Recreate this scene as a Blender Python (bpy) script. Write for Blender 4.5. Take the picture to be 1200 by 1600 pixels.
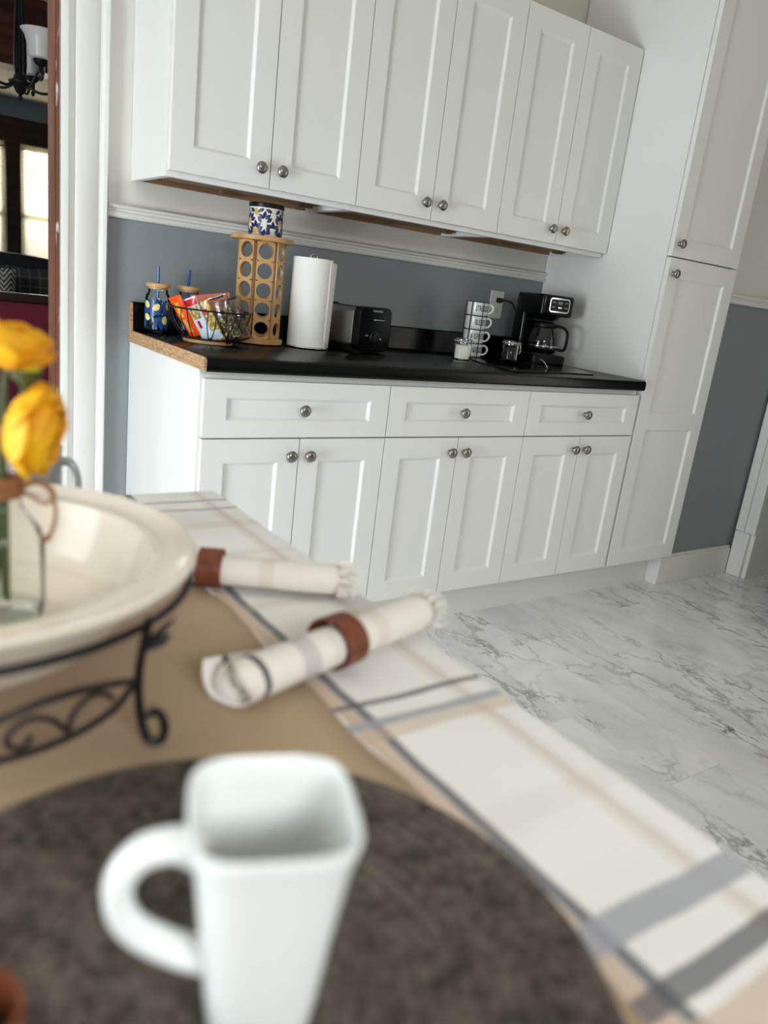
import bpy, bmesh, math, random
from mathutils import Vector, Matrix
from math import sin, cos, pi, radians, sqrt, atan2

for o in list(bpy.data.objects):
    bpy.data.objects.remove(o, do_unlink=True)
SC = bpy.context.scene
COL = SC.collection

def srgb(r, g, b):
    f = lambda c: (c / 255.0) / 12.92 if c / 255.0 <= .04045 else ((c / 255.0 + .055) / 1.055) ** 2.4
    return (f(r), f(g), f(b), 1.0)

# ------------------------------------------------------------------ camera, world, lights, exposure
CAM = Vector((-0.7674, -1.9188, 1.1238))
def cam_matrix(rx, roll, yaw):
    return Matrix.Rotation(yaw, 3, 'Z') @ Matrix.Rotation(rx, 3, 'X') @ Matrix.Rotation(roll, 3, 'Z')
cd = bpy.data.cameras.new('camera')
cam = bpy.data.objects.new('camera', cd)
COL.objects.link(cam)
cam.matrix_world = Matrix.Translation(CAM) @ cam_matrix(1.2944, 0.1212, -0.6263).to_4x4()
cd.sensor_fit = 'VERTICAL'
cd.sensor_height = 36.0
cd.sensor_width = 27.0
cd.lens = 1202.28 * 36.0 / 1600.0
cd.clip_start = .02
cd.dof.use_dof = True
cd.dof.focus_distance = 2.65
cd.dof.aperture_fstop = 3.0
SC.camera = cam

W = bpy.data.worlds.new('sky')
SC.world = W
W.use_nodes = True
wn = W.node_tree.nodes
wn['Background'].inputs[0].default_value = (.86, .93, 1.0, 1)
wn['Background'].inputs[1].default_value = .5

def area(name, loc, target, sx, sy, power, color=(1, 1, 1)):
    l = bpy.data.lights.new(name, 'AREA')
    l.shape = 'RECTANGLE'
    l.size, l.size_y = sx, sy
    l.energy = power
    l.color = color
    o = bpy.data.objects.new(name, l)
    COL.objects.link(o)
    o.location = loc
    d = Vector(target) - Vector(loc)
    o.rotation_euler = d.to_track_quat('-Z', 'Y').to_euler()
    return o
# daylight: assumed door-tall opening on the left with an added low fill, window behind the camera,
# added fills at the right wall and at the next room's side, and its far windows
area('door_daylight', (-2.59, -.95, 1.1), (0, -.95, 1.1), .9, 1.9, 29, (.88, .965, 1.02))
area('deck_daylight', (-2.58, -.95, .6), (0, -.95, .6), .9, 1.0, 47, (.87, .96, 1.03))  # added low down to brighten the base cabinet fronts
area('window_daylight', (-.9, -4.6, 2.75), (-.4, -.5, .8), 2.0, 1.4, 210, (1, .985, 1))
area('side_daylight', (2.72, -1.6, 1.1), (0, -1.6, 1.1), .85, 1.8, 10, (1, .97, .92))
area('far_daylight', (-2.9, 3.6, 2.2), (0, 3.6, .9), 1.6, 1.3, 110, (1, .98, .95))
area('far_window_daylight', (.7, 7.9, 1.9), (.7, 5, 1.2), 2.4, 1.6, 240, (1, .98, .95))

SC.view_settings.view_transform = 'Standard'
SC.view_settings.look = 'None'
SC.view_settings.exposure = 0.07
SC.view_settings.gamma = 1.0
SC.view_settings.use_curve_mapping = False

# ------------------------------------------------------------------ mesh helpers
class MB:
    def __init__(s):
        s.v, s.f, s.m, s.uv = [], [], [], None
    def add(s, vs, fs, mi=0):
        n = len(s.v)
        s.v += [tuple(p) for p in vs]
        s.f += [tuple(i + n for i in f) for f in fs]
        s.m += [mi] * len(fs)
        return s
    def box(s, x0, x1, y0, y1, z0, z1, mi=0, rz=0, c=None):
        vs = [(x, y, z) for z in (z0, z1) for y in (y0, y1) for x in (x0, x1)]
        if rz:
            cx, cy = c if c else ((x0 + x1) / 2, (y0 + y1) / 2)
            k, q = cos(rz), sin(rz)
            vs = [(cx + (x - cx) * k - (y - cy) * q, cy + (x - cx) * q + (y - cy) * k, z) for x, y, z in vs]
        return s.add(vs, [(0, 2, 3, 1), (4, 5, 7, 6), (0, 1, 5, 4), (2, 6, 7, 3), (0, 4, 6, 2), (1, 3, 7, 5)], mi)
    def loft(s, rings, closed=True, cap0=True, cap1=True, mi=0, loop=False):
        n = len(rings[0])
        vs = [p for r in rings for p in r]
        fs = []
        m = len(rings)
        for i in range(m if loop else m - 1):
            a, b = i * n, ((i + 1) % m) * n
            for j in range(n if closed else n - 1):
                k = (j + 1) % n
                fs.append((a + j, a + k, b + k, b + j))
        if closed and not loop:
            if cap0: fs.append(tuple(reversed(range(n))))
            if cap1: fs.append(tuple((m - 1) * n + j for j in range(n)))
        return s.add(vs, fs, mi)
    def lathe(s, prof, seg=32, c=(0, 0, 0), mi=0, cap0=False, cap1=False, a0=0, a1=2 * pi):
        rings = []
        for r, z in prof:
            r = max(r, 1e-5)
            rings.append([(c[0] + r * cos(2 * pi * j / seg), c[1] + r * sin(2 * pi * j / seg), c[2] + z) for j in range(seg)])
        return s.loft(rings, True, cap0, cap1, mi)
    def cyl(s, c, r, z0, z1, seg=24, r1=None, mi=0):
        return s.lathe([(r, z0), (r if r1 is None else r1, z1)], seg, (c[0], c[1], 0), mi, True, True)
    def tube(s, pts, r, seg=8, closed=False, mi=0, flat=1.0):
        P = [Vector(p) for p in pts]
        n = len(P)
        rr = r if isinstance(r, (list, tuple)) else [r] * n
        T = []
        for i in range(n):
            if closed:
                t = P[(i + 1) % n] - P[i - 1]
            else:
                t = P[min(i + 1, n - 1)] - P[max(i - 1, 0)]
            T.append(t.normalized() if t.length > 1e-9 else Vector((0, 0, 1)))
        up = Vector((0, 0, 1)) if abs(T[0].z) < .9 else Vector((1, 0, 0))
        N = (up - T[0] * up.dot(T[0])).normalized()
        rings = []
        for i in range(n):
            N = N - T[i] * N.dot(T[i])
            N = N.normalized() if N.length > 1e-6 else T[i].orthogonal().normalized()
            B = T[i].cross(N)
            rings.append([P[i] + (N * cos(2 * pi * j / seg) * flat + B * sin(2 * pi * j / seg)) * rr[i] for j in range(seg)])
        return s.loft(rings, True, True, True, mi, loop=closed)
    def prism(s, poly, axis, a, b, mi=0):
        def P(u, v, w):
            return {'z': (u, v, w), 'x': (w, u, v), 'y': (u, w, v)}[axis]
        n = len(poly)
        vs = [P(u, v, a) for u, v in poly] + [P(u, v, b) for u, v in poly]
        fs = [tuple(reversed(range(n))), tuple(range(n, 2 * n))] + [(i, (i + 1) % n, n + (i + 1) % n, n + i) for i in range(n)]
        return s.add(vs, fs, mi)
    def xf(s, M):
        s.v = [tuple(M @ Vector(p)) for p in s.v]
        return s
    def build(s, name, mat, parent=None, smooth=35, bevel=0, bseg=2, kind=None, solid=0, subsurf=0):
        me = bpy.data.meshes.new(name)
        me.from_pydata(s.v, [], s.f)
        bm = bmesh.new()
        bm.from_mesh(me)
        bmesh.ops.recalc_face_normals(bm, faces=bm.faces[:])
        bm.to_mesh(me)
        bm.free()
        for m in (mat if isinstance(mat, (list, tuple)) else [mat]):
            me.materials.append(m)
        for p, mi in zip(me.polygons, s.m):
            p.material_index = mi
        if s.uv:
            l = me.uv_layers.new(name='UVMap')
            for lp in me.loops:
                l.data[lp.index].uv = s.uv[lp.vertex_index]
        if smooth:
            for p in me.polygons: p.use_smooth = True
            me.set_sharp_from_angle(angle=radians(smooth))
        o = bpy.data.objects.new(name, me)
        COL.objects.link(o)
        if parent: o.parent = parent
        if solid:
            q = o.modifiers.new('thick', 'SOLIDIFY'); q.thickness = solid; q.offset = 0
        if bevel:
            q = o.modifiers.new('bevel', 'BEVEL'); q.width = bevel; q.segments = bseg; q.limit_method = 'ANGLE'; q.angle_limit = radians(40)
        if subsurf:
            q = o.modifiers.new('sub', 'SUBSURF'); q.levels = subsurf; q.render_levels = subsurf
        if kind: o['kind'] = kind
        return o

def tag(o, label, cat, group=None):
    o['label'] = label
    o['category'] = cat
    if group: o['group'] = group
    return o
def thing(name, label, cat, loc=(0, 0, 0), rz=0, group=None):
    o = bpy.data.objects.new(name, None)
    COL.objects.link(o)
    o.empty_display_size = .05
    o.location = loc
    o.rotation_euler = (0, 0, rz)
    return tag(o, label, cat, group)
def copy_tree(o, parent=None):
    c = o.copy()
    COL.objects.link(c)
    if parent: c.parent = parent
    for ch in list(o.children):
        copy_tree(ch, c)
    return c
def struct(name, mb, mat, **k):
    o = mb.build(name, mat, **k)
    o['kind'] = 'structure'
    return o
def bez(pts, n=8):
    """Catmull-Rom through the points"""
    P = [Vector(p) for p in pts]
    out = []
    for i in range(len(P) - 1):
        p0, p1, p2, p3 = P[max(i - 1, 0)], P[i], P[i + 1], P[min(i + 2, len(P) - 1)]
        for k in range(n):
            t = k / n
            out.append(.5 * ((2 * p1) + (p2 - p0) * t + (2 * p0 - 5 * p1 + 4 * p2 - p3) * t * t + (3 * p1 - p0 - 3 * p2 + p3) * t ** 3))
    out.append(P[-1])
    return out

# ------------------------------------------------------------------ materials
def mat(name, col, rough=.5, metal=0, spec=.5, trans=0, ior=1.45, coat=0, bump=None, var=None, sheen=0, sub=0):
    """bump=(scale, strength, detail) noise relief; var=(scale, colour2, low, high) noise colour variation"""
    m = bpy.data.materials.new(name)
    m.use_nodes = True
    nt = m.node_tree
    b = nt.nodes['Principled BSDF']
    b.inputs['Base Color'].default_value = col
    b.inputs['Roughness'].default_value = rough
    b.inputs['Metallic'].default_value = metal
    b.inputs['Specular IOR Level'].default_value = spec
    b.inputs['Transmission Weight'].default_value = trans
    b.inputs['IOR'].default_value = ior
    b.inputs['Coat Weight'].default_value = coat
    if sheen: b.inputs['Sheen Weight'].default_value = sheen
    if sub:
        b.inputs['Subsurface Weight'].default_value = sub
        b.inputs['Subsurface Radius'].default_value = (.01, .006, .003)
    if bump or var:
        tc = nt.nodes.new('ShaderNodeTexCoord')
    if bump:
        n = nt.nodes.new('ShaderNodeTexNoise')
        n.inputs['Scale'].default_value = bump[0]
        n.inputs['Detail'].default_value = bump[2] if len(bump) > 2 else 3
        u = nt.nodes.new('ShaderNodeBump')
        u.inputs['Strength'].default_value = bump[1]
        u.inputs['Distance'].default_value = .002
        nt.links.new(tc.outputs['Object'], n.inputs['Vector'])
        nt.links.new(n.outputs['Fac'], u.inputs['Height'])
        nt.links.new(u.outputs['Normal'], b.inputs['Normal'])
    if var:
        mp = nt.nodes.new('ShaderNodeMapping')
        if isinstance(var[0], (list, tuple)):
            mp.inputs['Scale'].default_value = var[0]
        else:
            mp.inputs['Scale'].default_value = (var[0],) * 3
        n = nt.nodes.new('ShaderNodeTexNoise')
        n.inputs['Scale'].default_value = 1
        n.inputs['Detail'].default_value = 5
        r = nt.nodes.new('ShaderNodeMapRange')
        r.inputs['From Min'].default_value = var[2]
        r.inputs['From Max'].default_value = var[3]
        x = nt.nodes.new('ShaderNodeMix')
        x.data_type = 'RGBA'
        x.inputs[6].default_value = col
        x.inputs[7].default_value = var[1]
        nt.links.new(tc.outputs['Object'], mp.inputs['Vector'])
        nt.links.new(mp.outputs['Vector'], n.inputs['Vector'])
        nt.links.new(n.outputs['Fac'], r.inputs['Value'])
        nt.links.new(r.outputs['Result'], x.inputs[0])
        nt.links.new(x.outputs[2], b.inputs['Base Color'])
    return m

class NT:
    """tiny node builder"""
    def __init__(s, name):
        s.m = bpy.data.materials.new(name)
        s.m.use_nodes = True
        s.nt = s.m.node_tree
        s.b = s.nt.nodes['Principled BSDF']
    def node(s, t, **k):
        n = s.nt.nodes.new(t)
        for a, v in k.items(): setattr(n, a, v)
        return n
    def put(s, x, inp):
        if x is None: return
        if hasattr(x, 'is_output'): s.nt.links.new(x, inp)
        else: inp.default_value = x
    def math(s, op, a, b=None, c=None, clamp=False):
        n = s.node('ShaderNodeMath', operation=op)
        n.use_clamp = clamp
        s.put(a, n.inputs[0]); s.put(b, n.inputs[1]); s.put(c, n.inputs[2])
        return n.outputs[0]
    def mix(s, f, a, b):
        n = s.node('ShaderNodeMix', data_type='RGBA')
        s.put(f, n.inputs[0]); s.put(a, n.inputs[6]); s.put(b, n.inputs[7])
        return n.outputs[2]
    def rng(s, v, a, b, c=0, d=1):
        n = s.node('ShaderNodeMapRange')
        s.put(v, n.inputs[0]); s.put(a, n.inputs[1]); s.put(b, n.inputs[2]); s.put(c, n.inputs[3]); s.put(d, n.inputs[4])
        return n.outputs[0]
    def noise(s, vec, scale, detail=4, rough=.5, dist=0):
        n = s.node('ShaderNodeTexNoise')
        s.put(vec, n.inputs['Vector'])
        n.inputs['Scale'].default_value = scale
        n.inputs['Detail'].default_value = detail
        n.inputs['Roughness'].default_value = rough
        n.inputs['Distortion'].default_value = dist
        return n
    def band(s, v, a, b, e=.001):
        """1 between a and b with soft edges"""
        lo = s.rng(v, a - e, a + e)
        hi = s.rng(v, b - e, b + e, 1, 0)
        return s.math('MULTIPLY', lo, hi)
    def bump(s, h, strength=.3, dist=.002):
        n = s.node('ShaderNodeBump')
        n.inputs['Strength'].default_value = strength
        n.inputs['Distance'].default_value = dist
        s.put(h, n.inputs['Height'])
        s.nt.links.new(n.outputs[0], s.b.inputs['Normal'])

M = {}
M['cab'] = mat('cabinet_white', srgb(233, 232, 228), .38)
M['white_trim'] = mat('trim_white', srgb(226, 224, 218), .45, bump=(60, .15))
M['nickel'] = mat('brushed_nickel', srgb(150, 145, 138), .28, 1)
M['chrome'] = mat('chrome', srgb(215, 215, 215), .12, 1)
M['black_metal'] = mat('black_iron', srgb(24, 24, 26), .45, .3)
M['black_gloss'] = mat('black_gloss', srgb(6, 6, 7), .14, spec=.3)
M['black_plastic'] = mat('black_plastic', srgb(9, 9, 10), .38, spec=.3)
M['wood_ply'] = mat('plywood_bottom', srgb(150, 118, 84), .6, var=((3, 30, 30), srgb(122, 92, 64), .35, .7))
M['wood_dark_block'] = mat('corner_block_brown', srgb(112, 84, 58), .6)
M['bamboo'] = mat('bamboo', srgb(205, 163, 108), .42, var=((14, 14, 2), srgb(178, 130, 78), .4, .68))
M['bamboo_flat'] = mat('bamboo_flat', srgb(205, 165, 112), .42, var=((3, 26, 14), srgb(176, 128, 76), .4, .68))
M['particle'] = mat('raw_particle_board', srgb(196, 160, 118), .8, var=((90, 40, 260), srgb(150, 112, 76), .40, .68))
M['jamb'] = mat('varnished_jamb', srgb(132, 88, 64), .45, var=((30, 30, 2), srgb(104, 62, 42), .4, .62))
M['jamb_edge'] = mat('varnished_edge', srgb(118, 66, 44), .5, var=((40, 40, 9), srgb(206, 196, 186), .60, .66))
M['dark_wood'] = mat('dark_stained_wood', srgb(52, 30, 22), .35, var=((2, 2, 14), srgb(34, 18, 14), .4, .6))
M['red_wood'] = mat('reddish_beam_wood', srgb(98, 50, 30), .35, var=((1.5, 12, 16), srgb(60, 27, 17), .4, .62))
M['ceramic'] = mat('white_ceramic', srgb(236, 237, 233), .12, spec=.5)
M['mug_cer'] = mat('porcelain_white', srgb(233, 236, 234), .14)
M['bowl'] = mat('cream_stoneware', srgb(226, 216, 200), .14)
M['leather'] = mat('brown_leather', srgb(124, 66, 40), .5, bump=(300, .2), var=(60, srgb(98, 48, 28), .4, .65))
M['paper'] = mat('paper_towel', srgb(240, 238, 232), .9, bump=(130, .5, 1))
M['white_plastic'] = mat('white_plastic', srgb(228, 225, 216), .35)
M['steel'] = mat('brushed_steel', srgb(168, 165, 160), .33, 1, bump=(80, .04))
M['straw'] = mat('blue_straw', srgb(28, 84, 160), .2)
M['print_blue'] = mat('print_blue', srgb(26, 68, 128), .3)
M['print_navy'] = mat('print_navy', srgb(24, 34, 88), .25)
M['print_gold'] = mat('print_gold', srgb(214, 170, 92), .3)
M['print_lemon'] = mat('print_lemon', srgb(226, 210, 112), .3)
M['tin_cream'] = mat('tin_cream', srgb(232, 228, 210), .18)
M['ink'] = mat('black_ink', srgb(14, 14, 15), .5)
M['ink_white'] = mat('white_ink', srgb(220, 220, 220), .5)
M['sugar'] = mat('white_sugar', srgb(246, 243, 234), .8)
M['coffee'] = mat('coffee_dark', srgb(22, 13, 9), .7)
M['table_wood'] = mat('table_wood', srgb(120, 84, 58), .45, var=((2, 20, 20), srgb(88, 58, 38), .4, .65))
M['burgundy'] = mat('burgundy_fabric', srgb(108, 20, 42), .8, sheen=.2)
M['sofa'] = mat('black_upholstery', srgb(22, 28, 34), .6)
M['shade'] = mat('frosted_glass_shade', srgb(226, 222, 218), .3, sub=.2)
M['petal'] = mat('yellow_petal', srgb(236, 176, 2), .6, var=(30, srgb(218, 134, 0), .45, .7))
M['bud'] = mat('green_bud', srgb(190, 180, 30), .6)
M['stem'] = mat('green_stem', srgb(70, 80, 40), .6)
M['twine'] = mat('jute_twine', srgb(146, 98, 66), .9, bump=(400, .5))
M['greymug'] = mat('grey_enamel', srgb(150, 150, 152), .3)
M['rubber'] = mat('rubber_black', srgb(16, 16, 17), .6)
M['foil_orange'] = mat('orange_wrapper', srgb(238, 84, 22), .22, bump=(40, .5))
M['foil_yellow'] = mat('yellow_wrapper', srgb(250, 190, 30), .3)
M['foil_red'] = mat('red_wrapper', srgb(196, 24, 34), .22, bump=(40, .4))
M['foil_white'] = mat('pale_blue_wrapper', srgb(206, 222, 232), .22, bump=(40, .4))
M['foil_olive'] = mat('olive_wrapper', srgb(150, 128, 62), .25, bump=(40, .4), var=(90, srgb(214, 190, 120), .48, .56))
M['foil_pink'] = mat('salmon_wrapper', srgb(214, 120, 96), .35, bump=(40, .4))
M['snack'] = mat('biscuit', srgb(214, 160, 84), .6)
M['nuts'] = mat('nut_mix', srgb(112, 96, 58), .5)
M['nuts2'] = mat('granola_brown', srgb(120, 84, 62), .6)
M['fringe'] = mat('cotton_fringe', srgb(236, 230, 222), .9)
M['floor_base'] = mat('floor_underlay', srgb(120, 120, 122), .8)
M['ceil'] = mat('ceiling_white', srgb(228, 220, 204), .8)
M['far_floor'] = mat('grey_plank_floor', srgb(112, 108, 106), .45, var=((1.5, 9, 9), srgb(84, 80, 78), .4, .65))
M['slab'] = mat('pale_rug', srgb(178, 174, 170), .9)
M['far_wall'] = mat('grey_blue_wall_far', srgb(110, 122, 132), .7)

def thin_glass(name, tint, rough=.02, amount=.12, ior=1.45):
    n = NT(name)
    nt = n.nt
    g = n.node('ShaderNodeBsdfGlossy'); g.inputs['Roughness'].default_value = rough
    t = n.node('ShaderNodeBsdfTransparent'); t.inputs[0].default_value = tint
    f = n.node('ShaderNodeFresnel'); f.inputs[0].default_value = ior
    k = n.math('ADD', f.outputs[0], amount * .3, clamp=True)
    x = n.node('ShaderNodeMixShader')
    nt.links.new(k, x.inputs[0]); nt.links.new(t.outputs[0], x.inputs[1]); nt.links.new(g.outputs[0], x.inputs[2])
    nt.links.new(x.outputs[0], nt.nodes['Material Output'].inputs[0])
    return n.m
M['glass'] = thin_glass('clear_glass', (.97, .985, .98, 1), amount=.06, ior=1.27)
M['glass_green'] = thin_glass('greenish_glass', (.965, .982, .972, 1), amount=.03, ior=1.09)
M['glass_dark'] = thin_glass('smoky_glass', (.72, .73, .74, 1))
M['film'] = thin_glass('clear_film', (.94, .94, .92, 1), .15, .1)
M['pane'] = thin_glass('window_glass', (.96, .98, .98, 1))

def blind_mat():
    n = NT('blind_slat_cream')
    nt = n.nt
    d = n.node('ShaderNodeBsdfDiffuse'); d.inputs[0].default_value = srgb(232, 226, 208)
    t = n.node('ShaderNodeBsdfTranslucent'); t.inputs[0].default_value = srgb(240, 232, 206)
    x = n.node('ShaderNodeMixShader'); x.inputs[0].default_value = .55
    nt.links.new(d.outputs[0], x.inputs[1]); nt.links.new(t.outputs[0], x.inputs[2])
    nt.links.new(x.outputs[0], nt.nodes['Material Output'].inputs[0])
    return n.m
M['blind'] = blind_mat()

def wall_mat(zsplit=1.248):
    n = NT('wall_two_tone')
    g = n.node('ShaderNodeNewGeometry')
    s = n.node('ShaderNodeSeparateXYZ')
    n.nt.links.new(g.outputs['Position'], s.inputs[0])
    up = n.math('GREATER_THAN', s.outputs[2], zsplit)
    c = n.mix(up, srgb(138, 144, 147), srgb(226, 222, 213))
    n.put(c, n.b.inputs['Base Color'])
    n.put(.5, n.b.inputs['Roughness'])
    nz = n.noise(g.outputs['Position'], 90, 3)
    n.bump(nz.outputs['Fac'], .12)
    return n.m
M['wall'] = wall_mat()

def counter_mat():
    n = NT('black_laminate')
    tc = n.node('ShaderNodeTexCoord')
    mp = n.node('ShaderNodeMapping'); mp.inputs['Scale'].default_value = (4, 60, 60)
    n.nt.links.new(tc.outputs['Object'], mp.inputs[0])
    z = n.noise(mp.outputs[0], 1, 5)
    n.put(n.mix(n.rng(z.outputs['Fac'], .45, .75), srgb(8, 8, 9), srgb(16, 15, 15)), n.b.inputs['Base Color'])
    n.put(n.rng(z.outputs['Fac'], .3, .8, .16, .26), n.b.inputs['Roughness'])
    n.put(.2, n.b.inputs['Specular IOR Level'])
    n.bump(z.outputs['Fac'], .12, .001)
    return n.m
M['counter'] = counter_mat()

def marble_mat():
    n = NT('marble_vinyl')
    g = n.node('ShaderNodeNewGeometry')
    oi = n.node('ShaderNodeObjectInfo')
    off = n.node('ShaderNodeVectorMath', operation='SCALE'); off.inputs[3].default_value = 9.0
    cmb = n.node('ShaderNodeCombineXYZ')
    n.nt.links.new(oi.outputs['Random'], cmb.inputs[0]); n.nt.links.new(oi.outputs['Random'], cmb.inputs[2])
    n.nt.links.new(cmb.outputs[0], off.inputs[0])
    add = n.node('ShaderNodeVectorMath', operation='ADD')
    n.nt.links.new(g.outputs['Position'], add.inputs[0]); n.nt.links.new(off.outputs[0], add.inputs[1])
    rot = n.node('ShaderNodeMapping')
    rot.inputs['Rotation'].default_value = (0, 0, radians(28))
    rot.inputs['Scale'].default_value = (1.0, .52, 1)
    n.nt.links.new(add.outputs[0], rot.inputs[0])
    warp = n.noise(rot.outputs[0], 6, 5, .6)
    wv = n.node('ShaderNodeVectorMath', operation='SCALE'); wv.inputs[3].default_value = .30
    n.nt.links.new(warp.outputs['Color'], wv.inputs[0])
    av = n.node('ShaderNodeVectorMath', operation='ADD')
    n.nt.links.new(rot.outputs[0], av.inputs[0]); n.nt.links.new(wv.outputs[0], av.inputs[1])
    def vein(scale, w):
        v = n.node('ShaderNodeTexVoronoi', feature='DISTANCE_TO_EDGE'); v.inputs['Scale'].default_value = scale
        n.nt.links.new(av.outputs[0], v.inputs['Vector'])
        return n.rng(v.outputs['Distance'], 0, w, 1, 0)
    mask = n.rng(n.noise(rot.outputs[0], 3.2, 3).outputs['Fac'], .42, .66)
    mask2 = n.rng(n.noise(rot.outputs[0], 14, 3).outputs['Fac'], .5, .68)
    v1 = n.math('MULTIPLY', vein(7, .06), mask)
    v2 = n.math('MULTIPLY', vein(18, .10), n.math('MULTIPLY', mask, mask2))
    v3 = n.math('MULTIPLY', vein(3.4, .15), .30)
    cloud = n.rng(n.noise(rot.outputs[0], 5, 5).outputs['Fac'], .42, .72)
    base = n.mix(cloud, srgb(240, 240, 240), srgb(222, 222, 223))
    base = n.mix(n.math('MULTIPLY', v3, .55), base, srgb(170, 168, 170))
    base = n.mix(n.math('MULTIPLY', v1, .70, clamp=True), base, srgb(112, 108, 108))
    base = n.mix(n.math('MULTIPLY', v2, .9, clamp=True), base, srgb(64, 60, 60))
    n.put(base, n.b.inputs['Base Color'])
    n.put(.16, n.b.inputs['Roughness'])
    return n.m
M['marble'] = marble_mat()

def stripes(name, base, bands, rough=.85, weave=900, strength=.25):
    """woven cloth; bands = (axis, a, b, colour, weight) in the cloth's own metres (UV)"""
    n = NT(name)
    uv = n.node('ShaderNodeUVMap'); uv.uv_map = 'UVMap'
    s = n.node('ShaderNodeSeparateXYZ')
    n.nt.links.new(uv.outputs[0], s.inputs[0])
    wob = n.noise(uv.outputs[0], 14, 2)
    w = n.rng(wob.outputs['Fac'], 0, 1, -.004, .004)
    xs = n.math('ADD', s.outputs[0], w)
    ys = n.math('ADD', s.outputs[1], w)
    c = base
    for ax, a, b, col, wt in bands:
        f = n.math('MULTIPLY', n.band(xs if ax == 'x' else ys, a, b), wt)
        c = n.mix(f, c, col)
    fine = n.noise(uv.outputs[0], weave, 2)
    c = n.mix(n.rng(fine.outputs['Fac'], .35, .7, 0, .20), c, srgb(158, 150, 140))
    n.put(c, n.b.inputs['Base Color'])
    n.put(rough, n.b.inputs['Roughness'])
    n.bump(fine.outputs['Fac'], strength, .001)
    return n.m
CHAR, GREY, TAN, TAUPE, CREAM = srgb(78, 80, 92), srgb(160, 162, 172), srgb(206, 180, 156), srgb(150, 136, 122), srgb(240, 238, 234)
M['cloth'] = stripes('plaid_tablecloth', CREAM, [
    ('x', -.3060, -.2840, TAN, .28), ('x', -.2950, -.2920, TAUPE, .40), ('x', -.4115, -.4000, CHAR, .85), ('x', -.428, -.4125, TAN, .9), ('x', -.436, -.4335, CHAR, .35),
    ('x', -1.22, -1.208, CHAR, .85),
    ('y', -1.4145, -1.4060, CHAR, .8), ('y', -1.449, -1.437, GREY, .85), ('y', -1.467, -1.450, TAN, .55), ('y', -1.60, -1.575, TAN, .10),
    ('y', -1.712, -1.688, GREY, .85), ('y', -1.755, -1.738, CHAR, .8), ('y', -1.79, -1.765, TAN, .7),
    ('y', -.7660, -.7570, GREY, .85), ('y', -.812, -.801, GREY, .7), ('y', -.90, -.87, TAN, .22),
    ('y', -1.02, -1.00, TAN, .2), ('y', -1.19, -1.17, TAN, .3)])
M['burlap'] = stripes('tan_burlap', srgb(178, 152, 122), [], .95, 500, .6)
M['napkin'] = stripes('striped_napkin', srgb(236, 230, 221), [
    ('x', .017, .024, srgb(40, 42, 52), .95), ('x', .066, .088, srgb(190, 186, 184), .75), ('x', .108, .113, TAN, .3), ('x', .170, .188, TAN, .3),
    ('x', .262, .268, srgb(168, 146, 136), .55)])

M['napkin_hem'] = stripes('striped_napkin_hem', srgb(236, 230, 221), [('x', .108, .113, TAN, .3), ('x', .170, .188, TAN, .3), ('x', .262, .268, srgb(168, 146, 136), .55), ('y', .365, .386, srgb(44, 46, 54), .85)])

def mat_weave():
    n = NT('charcoal_woven_mat')
    tc = n.node('ShaderNodeTexCoord')
    a = n.noise(tc.outputs['Object'], 120, 4, .65)
    b = n.noise(tc.outputs['Object'], 28, 3)
    f = n.math('ADD', n.math('MULTIPLY', a.outputs['Fac'], .7), n.math('MULTIPLY', b.outputs['Fac'], .3))
    n.put(n.mix(n.rng(f, .38, .62), srgb(44, 38, 32), srgb(100, 90, 79)), n.b.inputs['Base Color'])
    n.put(.95, n.b.inputs['Roughness'])
    n.bump(a.outputs['Fac'], .6, .003)
    return n.m
M['mat'] = mat_weave()

def plaid_pillow():
    return stripes('navy_plaid_fabric', srgb(26, 31, 42), [(ax, k * .085 - .004, k * .085 + .004, srgb(96, 106, 116), .8) for ax in 'xy' for k in range(-2, 3)], .9, 300)
def zigzag():
    n = NT('zigzag_fabric')
    uv = n.node('ShaderNodeUVMap'); uv.uv_map = 'UVMap'
    s = n.node('ShaderNodeSeparateXYZ')
    n.nt.links.new(uv.outputs[0], s.inputs[0])
    px = n.math('PINGPONG', n.math('ADD', s.outputs[0], 1), .06)
    v = n.math('ADD', s.outputs[1], n.math('MULTIPLY', px, 1.3))
    k = n.math('GREATER_THAN', n.math('PINGPONG', n.math('ADD', v, 2), .022), .011)
    n.put(n.mix(k, srgb(38, 42, 46), srgb(206, 206, 202)), n.b.inputs['Base Color'])
    n.put(.9, n.b.inputs['Roughness'])
    return n.m
M['plaid'] = plaid_pillow()
M['zigzag'] = zigzag()
M['grey_fabric'] = mat('grey_fabric', srgb(150, 148, 142), .9)

# ------------------------------------------------------------------ text
def text_mesh(txt, size, xs=1.0, bold=0.0):
    """flat lettering as a mesh: list of vertices (x, z) centred, faces"""
    cu = bpy.data.curves.new('lettering', 'FONT')
    cu.body = txt
    cu.size = size
    cu.align_x, cu.align_y = 'CENTER', 'CENTER'
    cu.resolution_u = 3
    cu.offset = bold
    o = bpy.data.objects.new('lettering', cu)
    COL.objects.link(o)
    bpy.context.view_layer.update()
    me = bpy.data.meshes.new_from_object(o.evaluated_get(bpy.context.evaluated_depsgraph_get()))
    vs = [(v.co.x * xs, v.co.y) for v in me.vertices]
    fs = [tuple(p.vertices) for p in me.polygons]
    bpy.data.objects.remove(o, do_unlink=True)
    return vs, fs
def flat_text(txt, size, fn, m, parent, xs=1.0, name='lettering', bold=0.0):
    vs, fs = text_mesh(txt, size, xs, bold)
    mb = MB()
    mb.add([fn(x, z) for x, z in vs], fs)
    return mb.build(name, m, parent, smooth=0)
def wrap(r, a0, z0):
    """flat print laid on a cylinder of radius r about the local z axis, centred at angle a0"""
    return lambda x, z: (r * cos(a0 + x / r), r * sin(a0 + x / r), z0 + z)

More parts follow.
